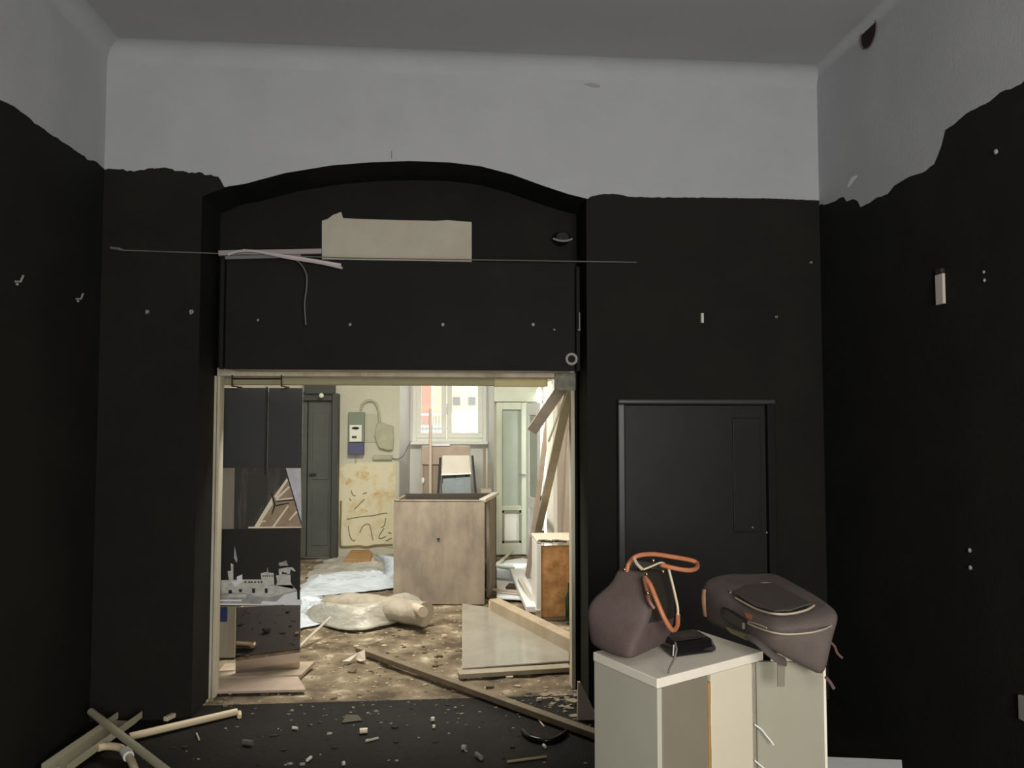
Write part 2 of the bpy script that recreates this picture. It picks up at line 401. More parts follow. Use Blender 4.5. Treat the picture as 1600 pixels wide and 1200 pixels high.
mk('rail', G().box(atY(654, 650, 14.5).x, atY(700, 650, 14.5).x, 14.48, 14.52, 1.52, 1.55), FACW, rl_)
struct(mk('ground_outside', G().box(-8, 8, 10.7, 20, -.3, -.1), FAC2), 'pale ground outside')

# dark green door, rear left
x0, x1 = atY(345, 700, 9.6).x, atY(529, 700, 9.6).x; dz = atY(500, 620, 9.6).z
d = empty('door_3', ((x0+x1)/2, 9.6, 0), None, None); struct(d, 'tall dark green panelled door beside the scribbled wall')
mk('door_casing', G().box(x0-.1, x0, 9.55, 9.7, 0, dz+.06).box(x1-.07, x1, 9.5, 9.7, 0, dz+.04).box(x0, x1-.07, 9.55, 9.7, dz-.05, dz+.06), DKG2, d, bevel=.01)
mid = atY(480, 700, 9.6).x
mk('door_leaf', G().box(x0, mid-.005, 9.62, 9.68, .01, dz-.05), DKG, d, bevel=.004)
lf = mk('door_leaf', G().box(mid+.005, x1-.07, 9.62, 9.68, .01, dz-.05), DKG, d, bevel=.004)
mk('panel', G().box(mid+.06, x1-.12, 9.612, 9.625, .95, dz-.2).box(mid+.06, x1-.12, 9.612, 9.625, .15, .8), DKG, lf, bevel=.006)
mk('door_handle', G().tube([(mid+.04, 9.62, 1.02), (mid+.04, 9.57, 1.02), (mid+.12, 9.57, 1.02)], .012), DARKM, lf)
p = atY(476, 602, 9.5); q = atY(521, 617, 9.5)
tag(mk('junction_cover', G().box(p.x, q.x, 9.5, 9.7, q.z+.01, p.z+.1), DKG2, bevel=.01), 'dark metal cover box above the tall green door', 'cover')
p = atY(502, 618, 9.45)
tag(mk('bell_push', G().ball(p, .03, sc=(1, .6, 1)).box(p.x-.008, p.x+.008, p.y, 9.5, p.z-.008, p.z+.008), WPL, smooth=True), 'small white knob at the head of the green door', 'knob')

# sage glazed door on the rear wall and its surround
sx0, sx1 = atY(775, 700, 9.66).x, atY(823, 700, 9.66).x; sz = atY(790, 629, 9.66).z
d = empty('door_2', ((sx0+sx1)/2, 9.66, 0), None, None); struct(d, 'pale sage door with tall frosted pane beside the window alcove')
fr = G(); t = .075
y0, y1 = 9.6, 9.68
zlo = atY(800, 790, 9.64).z; zk = atY(800, 797, 9.64).z; zp = atY(800, 848, 9.64).z
fr.box(sx0, sx0+t, y0, y1, .01, sz).box(sx1-t, sx1, y0, y1, .01, sz).box(sx0+t, sx1-t, y0, y1, sz-.09, sz).box(sx0+t, sx1-t, y0, y1, zk-.0, zlo).box(sx0+t, sx1-t, y0, y1, .01, zp)
mk('door_frame', fr, SAGE, d, bevel=.006)
mk('pane', G().box(sx0+t, sx1-t, 9.64, 9.65, zlo, sz-.09), SAGEG, d)
mk('lower_panel', G().box(sx0+t, sx1-t, 9.63, 9.66, zp, zk), OFFW, d)
g = G(); x0, x1 = sx0+t, sx1-t
for (a, b_, c_, e) in ((x0, x1, zk-.03, zk), (x0, x1, zp, zp+.03), (x0, x0+.025, zp, zk), (x1-.025, x1, zp, zk)): g.box(a, b_, 9.605, 9.63, c_, e)
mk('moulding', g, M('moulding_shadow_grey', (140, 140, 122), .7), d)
mk('door_handle', G().tube([(sx1-.03, 9.6, 1.0), (sx1-.03, 9.55, 1.0), (sx1-.11, 9.55, 1.0)], .01), SILV, d)
struct(mk('trim_4', G().box(sx0-.03, BX1, 9.62, 9.7, sz+.01, 2.2), SAGE, bevel=.004), 'grey transom panel above the sage door')

# half-open white door near the side doorway
h0 = atY(824, 700, 9.5); h1 = atY(846, 700, 8.9)
A = Vector((h0.x, 9.5, 0)); B = Vector((h1.x, 8.9, 0)); ux = (B-A); L = ux.length; ux.normalize(); nn = Vector((-ux.y, ux.x, 0))
d = empty('door_4', A, None, None); struct(d, 'half-open white glazed door seen nearly edge on')
def leaf(u0, u1, z0, z1, tk=.035, o=0): 
    p = [A+ux*u0+nn*(o-tk/2), A+ux*u1+nn*(o-tk/2), A+ux*u1+nn*(o+tk/2), A+ux*u0+nn*(o+tk/2)]
    return [v+Vector((0, 0, z0)) for v in p] + [v+Vector((0, 0, z1)) for v in p]
g = G(); zt = 1.88
g.hexa(leaf(0, .12, .02, zt)).hexa(leaf(L-.12, L, .02, zt)).hexa(leaf(.12, L-.12, zt-.14, zt)).hexa(leaf(.12, L-.12, .02, .3)).hexa(leaf(.12, L-.12, .62, .75))
mk('door_frame', g, WBRT, d, bevel=.005)
mk('pane', G().hexa(leaf(.12, L-.12, .75, zt-.14, .006)), SAGEG, d)
mk('lower_panel', G().hexa(leaf(.12, L-.12, .3, .62, .015)), WBRT, d)
for z in (.35, .75):
    mk('hinge', G().hexa(leaf(L-.02, L+.015, z, z+.05, .05)), DARKM, d)
# side doorway casing posts
g = G().box(BX1-.04, BX1+.02, RD0-.08, RD0, 0, RDZ+.1)
struct(mk('trim_5', g, DKG2, bevel=.005), 'dark green post of the side doorway')
struct(mk('trim_6', G().box(BX1-.05, BX1, RD0-.2, RD0-.09, 0, RDZ+.1), OFFW, bevel=.005), 'white casing strip beside the dark green post')
struct(mk('trim_7', G().box(BX1-.05, BX1, RD1, RD1+.08, 0, RDZ+.1), OFFW, bevel=.005), 'white casing on the far side of the side doorway')

# opening frame in the recess
fx0, fx1 = atY(337, 800, 4.83).x, atY(897, 700, 4.83).x
fz = atY(620, 589, 4.83).z
OJ = atY(346, 800, 5.02).x; OK_ = atY(889, 800, 5.02).x
tr = empty('trim_8', (fx0, 4.83, 0), None, None); struct(tr, 'worn cream timber frame around the wide opening')
ja = atY(331, 800, 4.8).x; jb = atY(347, 800, 4.9).x; jm = (ja+jb)/2
mk('jamb', G().box(ja, jm-.003, 4.8, 4.9, 0, fz), TRIM, tr, bevel=.002)
mk('jamb', G().box(jm+.001, jb, 4.81, 4.9, 0, fz), TRIM, tr, bevel=.002)
mk('jamb', G().box(atY(889, 800, 4.9).x, fx1, 4.8, 4.9, 0, fz), TRIM, tr, bevel=.002)
mk('head', G().box(fx0, fx1, 4.8, 5.02, fz, fz+.05), TRIM, tr, bevel=.004)
zq = atY(620, 602, 5.06).z
mk('inner_head', G().box(OX0-.02, atY(772, 600, 5.06).x, 5.02, 5.12, zq, fz+.05), M('dull_head_board', (176, 170, 136), .7), tr, bevel=.004)
mk('inner_head', G().box(atY(772, 600, 5.06).x, atY(855, 600, 5.06).x, 5.03, 5.12, zq-.005, fz+.05), YEL, tr, bevel=.004)['label'] = 'yellowed length of the inner head board'
mk('plaster_patch', G().box(atY(866, 600, 4.8).x, fx1+.005, 4.785, 4.8, atY(866, 610, 4.8).z, fz+.03), M('flaking_plaster', (150, 148, 134), .9, (116, 116, 104), 18, .4, 30), tr, bevel=.004)
# shutter box / lintel
bx0, bx1 = atY(352, 500, 4.53).x, atY(898, 500, 4.53).x; bz0, bz1 = atY(620, 578, 4.53).z, atY(620, 407, 4.53).z
sb = empty('lintel_box', ((bx0+bx1)/2, 4.7, bz0), None, None); struct(sb, 'black boxed lintel above the wide opening')
mk('panel', G().box(bx0, bx1, 4.53, 4.55, bz0, bz1), BLKB, sb, bevel=.003)
mk('panel', G().box(bx0+.01, bx1-.01, 4.55, 4.86, bz1-.02, bz1), BLKB, sb)
mk('soffit', G().box(bx0+.01, bx1-.01, 4.55, 4.86, bz0+.002, bz0+.02), TRIM, sb)
mk('edge_batten', G().box(bx0-.03, bx0-.008, 4.52, 4.56, bz0, bz1), BLKB, sb, bevel=.003)
mk('edge_batten', G().box(bx1+.008, bx1+.03, 4.52, 4.56, bz0, bz1-.02), BLKB, sb, bevel=.003)

# black door in the far wall
x0, x1 = atY(968, 800, Y1).x, atY(1205, 800, Y1).x; zt = atY(1080, 632, Y1).z
d = empty('door_1', ((x0+x1)/2, Y1, 0), None, None); struct(d, 'black door and raised frame in the far wall')
GLB = M('glossy_black_door', (27, 27, 25), .5, (31, 31, 28), 3, .1, 8, spec=.3)
GLF = M('highlight_grey_frame', (66, 66, 66), .35, spec=.6)  # highlight along the frame's left and top put into a lighter grey
mk('door_frame', G().box(x0-.015, x0+.025, Y1-.05, Y1, 0, zt), GLF, d, bevel=.006)
mk('door_frame', G().box(x1-.03, x1+.02, Y1-.04, Y1, 0, zt), BLKB, d, bevel=.006)
mk('door_frame', G().box(x0-.015, x1+.02, Y1-.05, Y1, zt, zt+.03), GLF, d, bevel=.01)
lf = mk('door_leaf', G().box(x0+.03, x1-.035, Y1-.02, Y1-.001, .01, zt-.005), GLB, d, bevel=.004)
mk('panel', G().box(x1-.24, x1-.07, Y1-.028, Y1-.02, 1.0, zt-.08), GLB, lf, bevel=.006)
for px, py in ((1176, 824), (1198, 832)):
    p = atY(px, py, Y1-.03); mk('screw', G().ball(p, .006), SPOT, lf)

# ================================================================ THINGS ON THE DARK WALLS
p0 = atY(503, 343, 4.84); p1 = atY(737, 405, 4.84)
g = G(); pts = [(503, 345), (512, 342), (520, 336), (533, 331), (536, 341), (560, 342), (620, 344), (680, 345), (700, 344), (737, 347), (737, 412), (503, 412)]
g.prism([atY(px, py, 4.845) for px, py in pts][::-1], (0, .013, 0))
tag(mk('plaster_patch', g, PATCH), 'bare cream rectangle of wall standing on the black lintel box', 'patch')
L_ = []
ca = G(); za = 4.49
ca.tube([atY(172, 388, za), atY(192, 391, za), atY(340, 396, za), atY(540, 403, za), atY(740, 406, za), atY(880, 408, za), atY(995, 410, za)], .0035, 6)
tag(mk('wire', ca, CABLED), 'long thin wire stretched level across the black wall', 'wire')
tag(mk('wire_clip', G().tube([atY(172, 386, 4.485), atY(186, 389, 4.485), atY(194, 391, 4.485)], [.004, .009, .004], 6), CABLED), 'metal clip where the stretched wire ends', 'clip')
g = G(); yy = 4.5
tr1 = empty('cable_trunking', atY(420, 405, 4.5), 'bundle of white cable trunking lying over the lintel box end', 'trunking')
mk('trunking_strip', G().bar(atY(342, 396, 4.5), atY(503, 393, 4.52), .03, .03), M('pale_grey_trunking', (160, 150, 150), .6), tr1, bevel=.003)
mk('trunking_strip', G().bar(atY(352, 403, 4.49), atY(470, 400, 4.49), .02, .02), M('dull_trunking', (120, 116, 120), .6), tr1, bevel=.003)
mk('trunking_strip', G().tube(smoothpath([atY(356, 398, 4.47), atY(372, 393, 4.47), (atY(400, 393, 4.46)), atY(450, 403, 4.46), atY(500, 411, 4.46), atY(535, 419, 4.46)]), [.014]*31, 6, flat=.6), CABLEW, tr1)
mk('trunking_strip', G().tube(smoothpath([atY(380, 391, 4.475), atY(430, 398, 4.475), atY(480, 405, 4.475), atY(533, 414, 4.475)]), .008, 6), CABLEW, tr1)
tag(mk('cable', G().tube(smoothpath([atY(463, 407, 4.47), atY(472, 415, 4.46), atY(479, 430, 4.46), atY(479, 450, 4.46), atY(476, 475, 4.46), atY(478, 508, 4.46)]), .004, 6), CABLED), 'thin grey cable dangling below the white trunking', 'cable')
# wall light bracket
p = atY(878, 372, 4.8)
l = empty('wall_fixture', p, 'small oval black fixture with a bright lower lip near the arch end', 'fixture')
g = G(); 
g.tube([p+Vector((0, .06, 0)), p+Vector((0, 0, 0)), p+Vector((0, -.03, 0))], [.055, .055, .04], 16, flat=.75)
mk('housing', g, BLKP, l)
mk('lip', G().tube([p+Vector((-.06, -.03, -.012)), p+Vector((-.03, -.04, -.025)), p+Vector((0, -.045, -.03)), p+Vector((.03, -.04, -.025)), p+Vector((.06, -.03, -.012))], .007, 6), SPOT, l)
p = atY(893, 561, 4.51)
g = G(); g.tube([p+Vector((.03*math.cos(t*.5236), 0, .03*math.sin(t*.5236))) for t in range(13)], .009, 6, cap=False)
tag(mk('ring_hook', g, SPOT, smooth=True), 'grey ring screwed in above the opening corner', 'hook')
p = atY(905, 503, 4.49)
tag(mk('wall_bracket', G().box(p.x-.004, p.x+.004, 4.48, Y1, p.z-.055, p.z+.055).box(p.x-.012, p.x+.004, 4.47, 4.48, p.z-.055, p.z-.045), CABLED), 'thin upright metal strip at the end of the lintel box', 'bracket')
# plugs and screws
plugs = [(230, 487, 'far', 'bare wall plug on the dark wall, second from the lintel box corner', .009), (299, 487, 'far', 'brightest bare wall plug, beside the lintel box corner', .011),
 (403, 500, 'box', 'faint screw on the lintel box nearest its dangling cable, cornerwards', .006), (547, 507, 'box', 'screw on the lintel box below the cream patch start', .007),
 (692, 507, 'box', 'screw on the lintel box below the cream patch end', .008), (833, 507, 'box', 'screw towards the ring hook on the lintel box', .008), (866, 515, 'box', 'tiny screw on the lintel box just above the ring hook', .005),
 (1213, 495, 'far', 'faint screw high above the black door frame corner', .006), (1267, 410, 'far', 'faint screw in the far wall close to the room corner', .006)]
for px, py, wl, lab, r in plugs:
    y = Y1 if wl == 'far' else 4.53
    p = atY(px, py, y-.006)
    tag(mk('wall_plug', G().tube([p, p+Vector((0, .012, 0))], [r*1.2, r], 8).box(p.x-r*.4, p.x+r*.4, y-.02, y-.006, p.z-r*1.6, p.z+r*.6), SPOT), lab, 'wall plug', 'plugs and screws left in the black walls')
p = atY(1097, 497, Y1-.01)
tag(mk('wall_plug', G().box(p.x-.008, p.x+.008, Y1-.02, Y1, p.z-.03, p.z+.03), WPL, bevel=.002), 'small white upright plug on the far wall above the black door', 'wall plug')
for px, py, lab in ((27, 440, 'bright screw hook on the side wall, nearest the viewer'), (122, 467, 'bright screw hook on the side wall, nearest the far corner')):
    p = atX(px, py, XL+.01)
    tag(mk('screw_hook', G().tube([p-Vector((.01, 0, 0)), p+Vector((.015, 0, 0)), p+Vector((.02, 0, .015)), p+Vector((.02, .01, .03))], .005, 6).ball(p-Vector((0, 0, .012)), .007), SPOT), lab, 'hook', 'screw hooks on the side wall')
p = atX(1469, 452, XR-.012)
tg = empty('paper_tag', p, 'small upright cream tag fixed on the black side wall', 'tag')
mk('tag_body', G().box(XR-.018, XR-.004, p.y-.028, p.y+.028, p.z-.07, p.z+.07), M('cream_tag', (206, 192, 182), .6), tg, bevel=.003)
mk('tag_cap', G().box(XR-.02, XR-.001, p.y-.022, p.y+.022, p.z+.072, p.z+.095), M('tag_brown', (52, 36, 34), .6), tg, bevel=.003)
for px, py, r, lab in ((1537, 425, .006, 'faint scratched plug beside the cream tag, upper'), (1538, 438, .007, 'faint scratched plug beside the cream tag, lower'), (1556, 237, .01, 'dim plug high on the side wall under the jagged paint line'),
                       (1515, 860, .009, 'upper of two bright screws low on the side wall'), (1516, 887, .009, 'lower of two bright screws low on the side wall')):
    p = atX(px, py, XR-.005)
    tag(mk('wall_plug', G().ball(p, r, n=8, sc=(.8, 1, 1.2)).box(XR-.004, XR, p.y-r*.5, p.y+r*.5, p.z-r*.5, p.z+r*.5), SPOT, smooth=False), lab, 'wall plug', 'plugs on the side wall beside the pedestals')
p = atX(1596, 1106, XR-.02)
tag(mk('socket_plate', G().box(XR-.02, XR, p.y-.04, p.y+.02, p.z-.05, p.z+.045), SPOT, bevel=.004), 'grey socket plate at the edge of the black side wall', 'socket')
# round hole high on side wall
p = atX(1358, 52, XR)
g = G(); g.tube([Vector((XR-.003, p.y, p.z)), Vector((XR+.0, p.y, p.z))], .075, 20)
ho = empty('vent_hole', Vector((XR, p.y, p.z)), 'round dark flue hole high in the grey side wall', 'hole')
ring = G(); ring.tube([Vector((XR-.004, p.y+.078*math.cos(t*.3142), p.z+.078*math.sin(t*.3142))) for t in range(21)], .004, 6, cap=False)
mk('rim', ring, M('rusty_rim', (110, 92, 84), .9), ho)
mk('dark_bore', g, M('bore_dark_brown', (36, 22, 18), .95, (24, 16, 14), 30), ho)  # flat dark disc drawn for the open hole
p = atX(1329, 284, XR-.002)
tag(mk('plaster_chip', G().prism([atX(1323, 292, XR-.002), atX(1326, 292, XR-.002), atX(1337, 278, XR-.002), atX(1338, 274, XR-.002), atX(1330, 277, XR-.002)], (.002, 0, 0)), M('chipped_plaster', (235, 235, 235), .8)), 'pale chip in the grey wall above the jagged paint', 'chip')
p = atY(925, 133, Y1-.002)
tag(mk('plaster_blemish', G().prism([atY(912, 131, Y1-.003), atY(925, 136, Y1-.003), atY(938, 136, Y1-.003), atY(935, 131, Y1-.003), (atY(922, 129, Y1-.003))], (0, .003, 0)), M('blemish_grey', (160, 160, 160), .9)), 'small scuffed blemish high on the grey far wall', 'blemish')
tag(mk('hairline_crack', G().bar(atY(612, 236, Y1-.002), atY(612, 248, Y1-.002), .004, .003), M('crack_grey', (110, 110, 110), .9)), 'short upright crack above the top of the arch', 'crack')

# ================================================================ GLASS DISPLAY WITH FORTRESS PRINT
YG = 5.24
gl = lambda px, py, o=0: atY(px, py, YG-o)
base = gl(408, 1037); gp = empty('display_panel', (base.x, YG, 0), 'tall glass display panel carrying a black sheet and a fortress print', 'display panel')
gx0, gx1 = gl(346, 800).x, gl(471, 800).x
zt_, zb_ = gl(400, 606).z, max(.0, gl(400, 1037).z)
gm = gl(373, 1000).x
mk('glass_sheet', G().box(gx0, gm-.002, YG, YG+.008, .0, zt_), GLASSC, gp)
mk('glass_sheet', G().box(gm, gx1, YG, YG+.008, gl(400, 944).z, zt_), GLASSC, gp)
mk('mirror_sheet', G().hexa([(gm, YG-.065, 0), (gx1, YG+.01, 0), (gx1, YG+.018, 0), (gm, YG-.057, 0), (gm, YG-.065, gl(400, 945).z), (gx1, YG+.01, gl(400, 945).z), (gx1, YG+.018, gl(400, 945).z), (gm, YG-.057, gl(400, 945).z)]), M('aged_mirror', (176, 166, 156), .04, metal=1), gp)
mk('black_sheet', G().box(gx0, gl(417, 800).x-.002, YG-.006, YG-.001, gl(400, 731).z, zt_), BOARD, gp, bevel=.001)
mk('black_sheet', G().box(gl(417, 800).x+.002, gx1-.003, YG-.006, YG-.001, gl(400, 731).z, zt_), BOARD, gp, bevel=.001)
mk('seam_rod', G().tube([gl(417, 604, .01), gl(414, 742, .01)], .006, 6), PRINTK, gp)
g = G()
for px_ in (363, 440):
    q = gl(px_, 608); f_ = atY(px_, 600, 4.79); g.tube([q, Vector((f_.x, 5.0, q.z)), Vector((f_.x, 4.785, q.z))], .005, 6).tube([Vector((f_.x, 4.785, q.z-.004)), Vector((f_.x, 4.785, atY(px_, 586, 4.785).z))], .005, 6)
g.tube([atY(363, 592, 4.785), atY(440, 592, 4.785)], .005, 6)
mk('hanging_bracket', g, PRINTK, gp)
# middle band: flat coloured shapes laid on the glass
bd = mk('shape_band', G().box(gl(366, 800).x, gx1-.003, YG-.005, YG-.001, gl(400, 826).z, gl(400, 731).z), BANDD, gp)
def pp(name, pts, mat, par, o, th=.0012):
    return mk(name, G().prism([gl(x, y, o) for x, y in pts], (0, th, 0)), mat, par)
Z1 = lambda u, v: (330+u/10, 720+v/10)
pp('brown_shape', [Z1(680, 1040), Z1(960, 560), Z1(1190, 270), Z1(1400, 950), Z1(1415, 1050)], BANDB, bd, .0062)
pp('lilac_shape', [Z1(1165, 115), Z1(1400, 115), Z1(1410, 960)], BANDL, bd, .0062)
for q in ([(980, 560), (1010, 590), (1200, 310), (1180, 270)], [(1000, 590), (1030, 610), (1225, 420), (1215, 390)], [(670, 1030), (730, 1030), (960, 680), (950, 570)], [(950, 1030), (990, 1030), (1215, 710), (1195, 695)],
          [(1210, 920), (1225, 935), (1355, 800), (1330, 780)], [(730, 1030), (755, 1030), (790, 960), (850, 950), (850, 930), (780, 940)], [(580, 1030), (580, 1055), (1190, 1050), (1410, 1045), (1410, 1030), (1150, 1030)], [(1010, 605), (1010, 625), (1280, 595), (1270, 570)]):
    pp('pale_bar', [Z1(*a) for a in q], BANDY, bd, .0075)
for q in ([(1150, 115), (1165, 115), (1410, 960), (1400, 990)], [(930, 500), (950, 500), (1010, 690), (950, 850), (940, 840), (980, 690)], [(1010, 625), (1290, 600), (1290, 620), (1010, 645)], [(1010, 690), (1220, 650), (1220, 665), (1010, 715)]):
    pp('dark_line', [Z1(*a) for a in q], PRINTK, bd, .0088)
# fortress print
zf0, zf1 = gl(400, 946).z, gl(400, 826).z
fp = mk('fortress_print', G().box(gx0, gx1-.002, YG-.006, YG-.001, zf0, zf1), PRINTK, gp)
fp['label'] = 'black print with a pale hill fortress'
Z2 = lambda u, v: (330+u/10, 835+v/10)
def q2(nm, pts, m, o=.0072): pp(nm, [Z2(*a) for a in pts], m, fp, o)
q2('fortress_wall', [(155, 715), (500, 705), (790, 705), (790, 800), (1250, 790), (1340, 870), (900, 990), (700, 970), (480, 900), (155, 930)], PRINTG)
q2('tower', [(790, 800), (775, 605), (860, 590), (975, 605), (985, 800)], PRINTG)
q2('spire', [(868, 595), (880, 510), (892, 595)], PRINTM)
q2('tower', [(1015, 800), (1030, 740), (1012, 640), (1240, 630), (1240, 740), (1290, 850)], PRINTG)
q2('upper_tower', [(1060, 635), (1055, 540), (1200, 515), (1270, 515), (1320, 570), (1300, 580), (1240, 545), (1230, 620)], PRINTG)
q2('smoke_puff', [(1060, 490), (1055, 440), (1120, 430), (1170, 405), (1200, 490)], PRINTM)
q2('tower', [(275, 710), (255, 575), (310, 565), (305, 450), (345, 470), (345, 710)], PRINTG)
q2('flag', [(355, 370), (365, 180), (410, 400), (400, 445)], PRINTM)
q2('sail', [(310, 730), (400, 735), (400, 660), (485, 625), (485, 700), (510, 715), (380, 815)], PRINTW, .0084)
q2('hill', [(155, 935), (480, 900), (700, 975), (900, 990), (1340, 870), (1345, 1020), (1410, 1020), (1410, 1105), (140, 1105)], PRINTM, .0084)
q2('snow_slope', [(760, 1105), (800, 1040), (1020, 1050), (1140, 940), (1340, 890), (1345, 1020), (1410, 1020), (1410, 1105)], PRINTW, .0096)
q2('snow_slope', [(240, 980), (290, 935), (560, 935), (540, 985)], PRINTG, .0096)
q2('snow_slope', [(140, 1020), (480, 1020), (470, 1045), (140, 1045)], PRINTW, .0096)
q2('snow_slope', [(140, 1075), (480, 1080), (760, 1090), (760, 1105), (140, 1105)], PRINTW, .0096)
for u in (640, 838): q2('arrow_slit', [(u, 845), (u+44, 845), (u+44, 915), (u, 915)], PRINTK, .0096)
for u in (520, 580, 620, 670, 725, 770): q2('battlement', [(u, 735), (u+30, 735), (u+30, 758), (u, 758)], PRINTK, .0084)
for u in (805, 840, 870, 905, 945): q2('battlement', [(u, 640), (u+18, 640), (u+18, 660), (u, 660)], PRINTK, .0084)
q2('gate', [(265, 920), (275, 870), (320, 870), (330, 925)], PRINTK, .0096); q2('gate', [(425, 890), (440, 855), (480, 860), (480, 905)], PRINTK, .0096)
q2('gate', [(1100, 620), (1110, 580), (1140, 595), (1185, 600), (1185, 620)], PRINTK, .0084)
# tall pale board with sticker standing behind the glass
yb = 5.62; X0, X1_ = atY(340, 900, yb).x, atY(369, 900, yb).x
tb = empty('tall_board', (X0, yb, 0), 'tall pale boxed board with a blue sticker behind the glass display', 'board')
zz = 0
mk('board', G().box(X0, X1_, yb, yb+.05, 0, 1.9), STRIPW, tb, bevel=.004)
mk('side_strip', G().box(X1_+.004, X1_+.035, yb+.02, yb+.06, 0, 1.55), TRIM, tb, bevel=.004)
mk('sticker', G().box(X0+.02, atY(355, 950, yb).x, yb-.003, yb-.0005, atY(350, 971, yb).z, atY(350, 948, yb).z), STK, tb)
# boards on the floor under the display
fb = [((318, 1066), (466, 1062), (478, 1083), (300, 1087), .022, PINKW, 'pale pinkish board laid flat at the opening threshold'),
      ((352, 1043), (492, 1040), (470, 1062), (330, 1066), .03, M('dusty_plank', (178, 164, 144), .8, (160, 144, 122), 7), 'pale plank lying behind the threshold board'),
]
for a, b_, c_, d_, h, m, lab in fb:
    ps = [atZ(*q, 0) for q in (d_, c_, b_, a)]
    tag(mk('floor_plank', G().hexa([p+Vector((0, 0, .006)) for p in ps] + [p+Vector((0, 0, h)) for p in ps]), m, bevel=.003), lab, 'plank', 'planks on the floor by the display')

# ================================================================ BACK ROOM THINGS
# counter
FL, FR_, BR, BL = atZ(616, 934), atZ(757, 942), None, None
FL = Vector((atY(615, 800, 7.1).x, 7.14, 0)); FR_ = Vector((atY(757, 800, 7.05).x, 7.05, 0))
H = atY(757, 783, 7.05).z
BR = atZ(775, 772, H); BR.z = 0; BL = atZ(632, 773, H); BL.z = 0
ct = empty('counter', (FL+FR_)/2, 'open-topped dusty grey counter standing amid the rubble', 'counter')
up = Vector((0, 0, H)); inn = Vector((0, .025, 0))
def slab(a, b_, z0, z1, t):
    d = (b_-a).normalized(); n_ = Vector((-d.y, d.x, 0))*t
    return [Vector((p.x, p.y, z)) for z in (z0, z1) for p in (a, b_, b_+n_, a+n_)]
mk('front_panel', G().hexa(slab(FL, FR_, 0, H, .025)), CONC, ct, bevel=.004)
mk('back_panel', G().hexa(slab(BR, BL, 0, H, .02)), COND, ct)
mk('side_panel', G().hexa(slab(BL, FL, 0, H, .02)), CONC, ct)
e = FR_ + (BR-FR_)*.16
mk('post', G().hexa(slab(FR_+(BR-FR_)*.0, FR_+(BR-FR_)*.06, 0, H-.02, .03)), CONC, ct, bevel=.003)
mk('post', G().hexa(slab(FR_+(BR-FR_)*.42, BR, 0, H-.02, .03)), CONC, ct, bevel=.003)
mk('inner_shelf', G().hexa([v+Vector((0, 0, z)) for z in (.28, .3) for v in (FL+Vector((.03, .03, 0)), FR_+Vector((-.03, .03, 0)), BR+Vector((-.04, -.03, 0)), BL+Vector((.03, -.03, 0)))]), COND, ct)
mk('top_rail', G().bar(FR_+up+Vector((-.02, .0, .005)), BR+up+Vector((0, 0, .005)), .06, .03), PALEP, ct, bevel=.003)
mk('top_rail', G().bar(BL+up, BR+up, .03, .02), COND, ct, bevel=.003)
mk('top_rail', G().bar(FL+up+Vector((0, .012, .004)), FR_+up+Vector((0, .012, .004)), .035, .01), CONC, ct, bevel=.002)
p = atY(685, 842, 7.09)
mk('lock_hole', G().tube([p+Vector((0, -.006, 0)), p+Vector((0, .02, 0))], .014, 10, flat=.6), PRINTK, ct)
# stacked chair behind counter
yc = 8.35
c0 = atY(688, 740, yc); c1 = atY(738, 740, yc)
ch = empty('folding_chair', ((c0.x+c1.x)/2, yc, 0), 'steel-framed chair with pale back panel standing behind the counter', 'chair')
ztp, zbp = atY(710, 712, yc).z, atY(710, 741, yc).z
mk('backrest', G().hexa([Vector((c0.x+.01, yc, zbp)), Vector((c1.x-.01, yc, zbp)), Vector((c1.x-.01, yc+.02, zbp)), Vector((c0.x+.01, yc+.02, zbp)), Vector((c0.x+.02, yc+.05, ztp)), Vector((c1.x-.03, yc+.05, ztp)), Vector((c1.x-.03, yc+.07, ztp)), Vector((c0.x+.02, yc+.07, ztp))]), PALEP, ch, bevel=.005)
mk('edge_strip', G().bar((c0.x+.01, yc-.006, zbp-.004), (c1.x-.01, yc-.006, zbp+.008), .012, .014), WBRT, ch)
for a, b_ in (((c0.x, yc, ztp-.02), (c0.x-.07, yc-.22, 0)), ((c1.x, yc, ztp+.0), (c1.x+.12, yc-.22, 0)), ((c0.x+.16, yc+.03, zbp), (c0.x+.1, yc+.25, 0)), ((c1.x-.06, yc+.03, zbp), (c1.x, yc+.25, 0))):
    mk('leg', G().tube([a, b_], .013, 8), DARKM, ch)
mk('seat', G().box(c0.x-.0, c1.x, yc-.16, yc+.2, .44, .47), PALEP, ch, bevel=.01)
mk('cloth', G().add([(c0.x+.03, yc+.02, zbp-.05), (c1.x-.02, yc+.02, zbp-.03), (c1.x-.0, yc-.0, .47), (c0.x-.0, yc-.0, .47), (c0.x+.03, yc+.04, zbp-.05), (c1.x-.02, yc+.04, zbp-.03), (c1.x-.0, yc+.02, .47), (c0.x-.0, yc+.02, .47)], [(0, 1, 2, 3), (7, 6, 5, 4), (0, 4, 5, 1), (1, 5, 6, 2), (2, 6, 7, 3), (3, 7, 4, 0)]), BLUEG, ch)
mk('shadow_slot', G().box(c0.x+.02, c1.x-.02, yc+.03, yc+.05, zbp-.1, zbp), DARKM, ch)
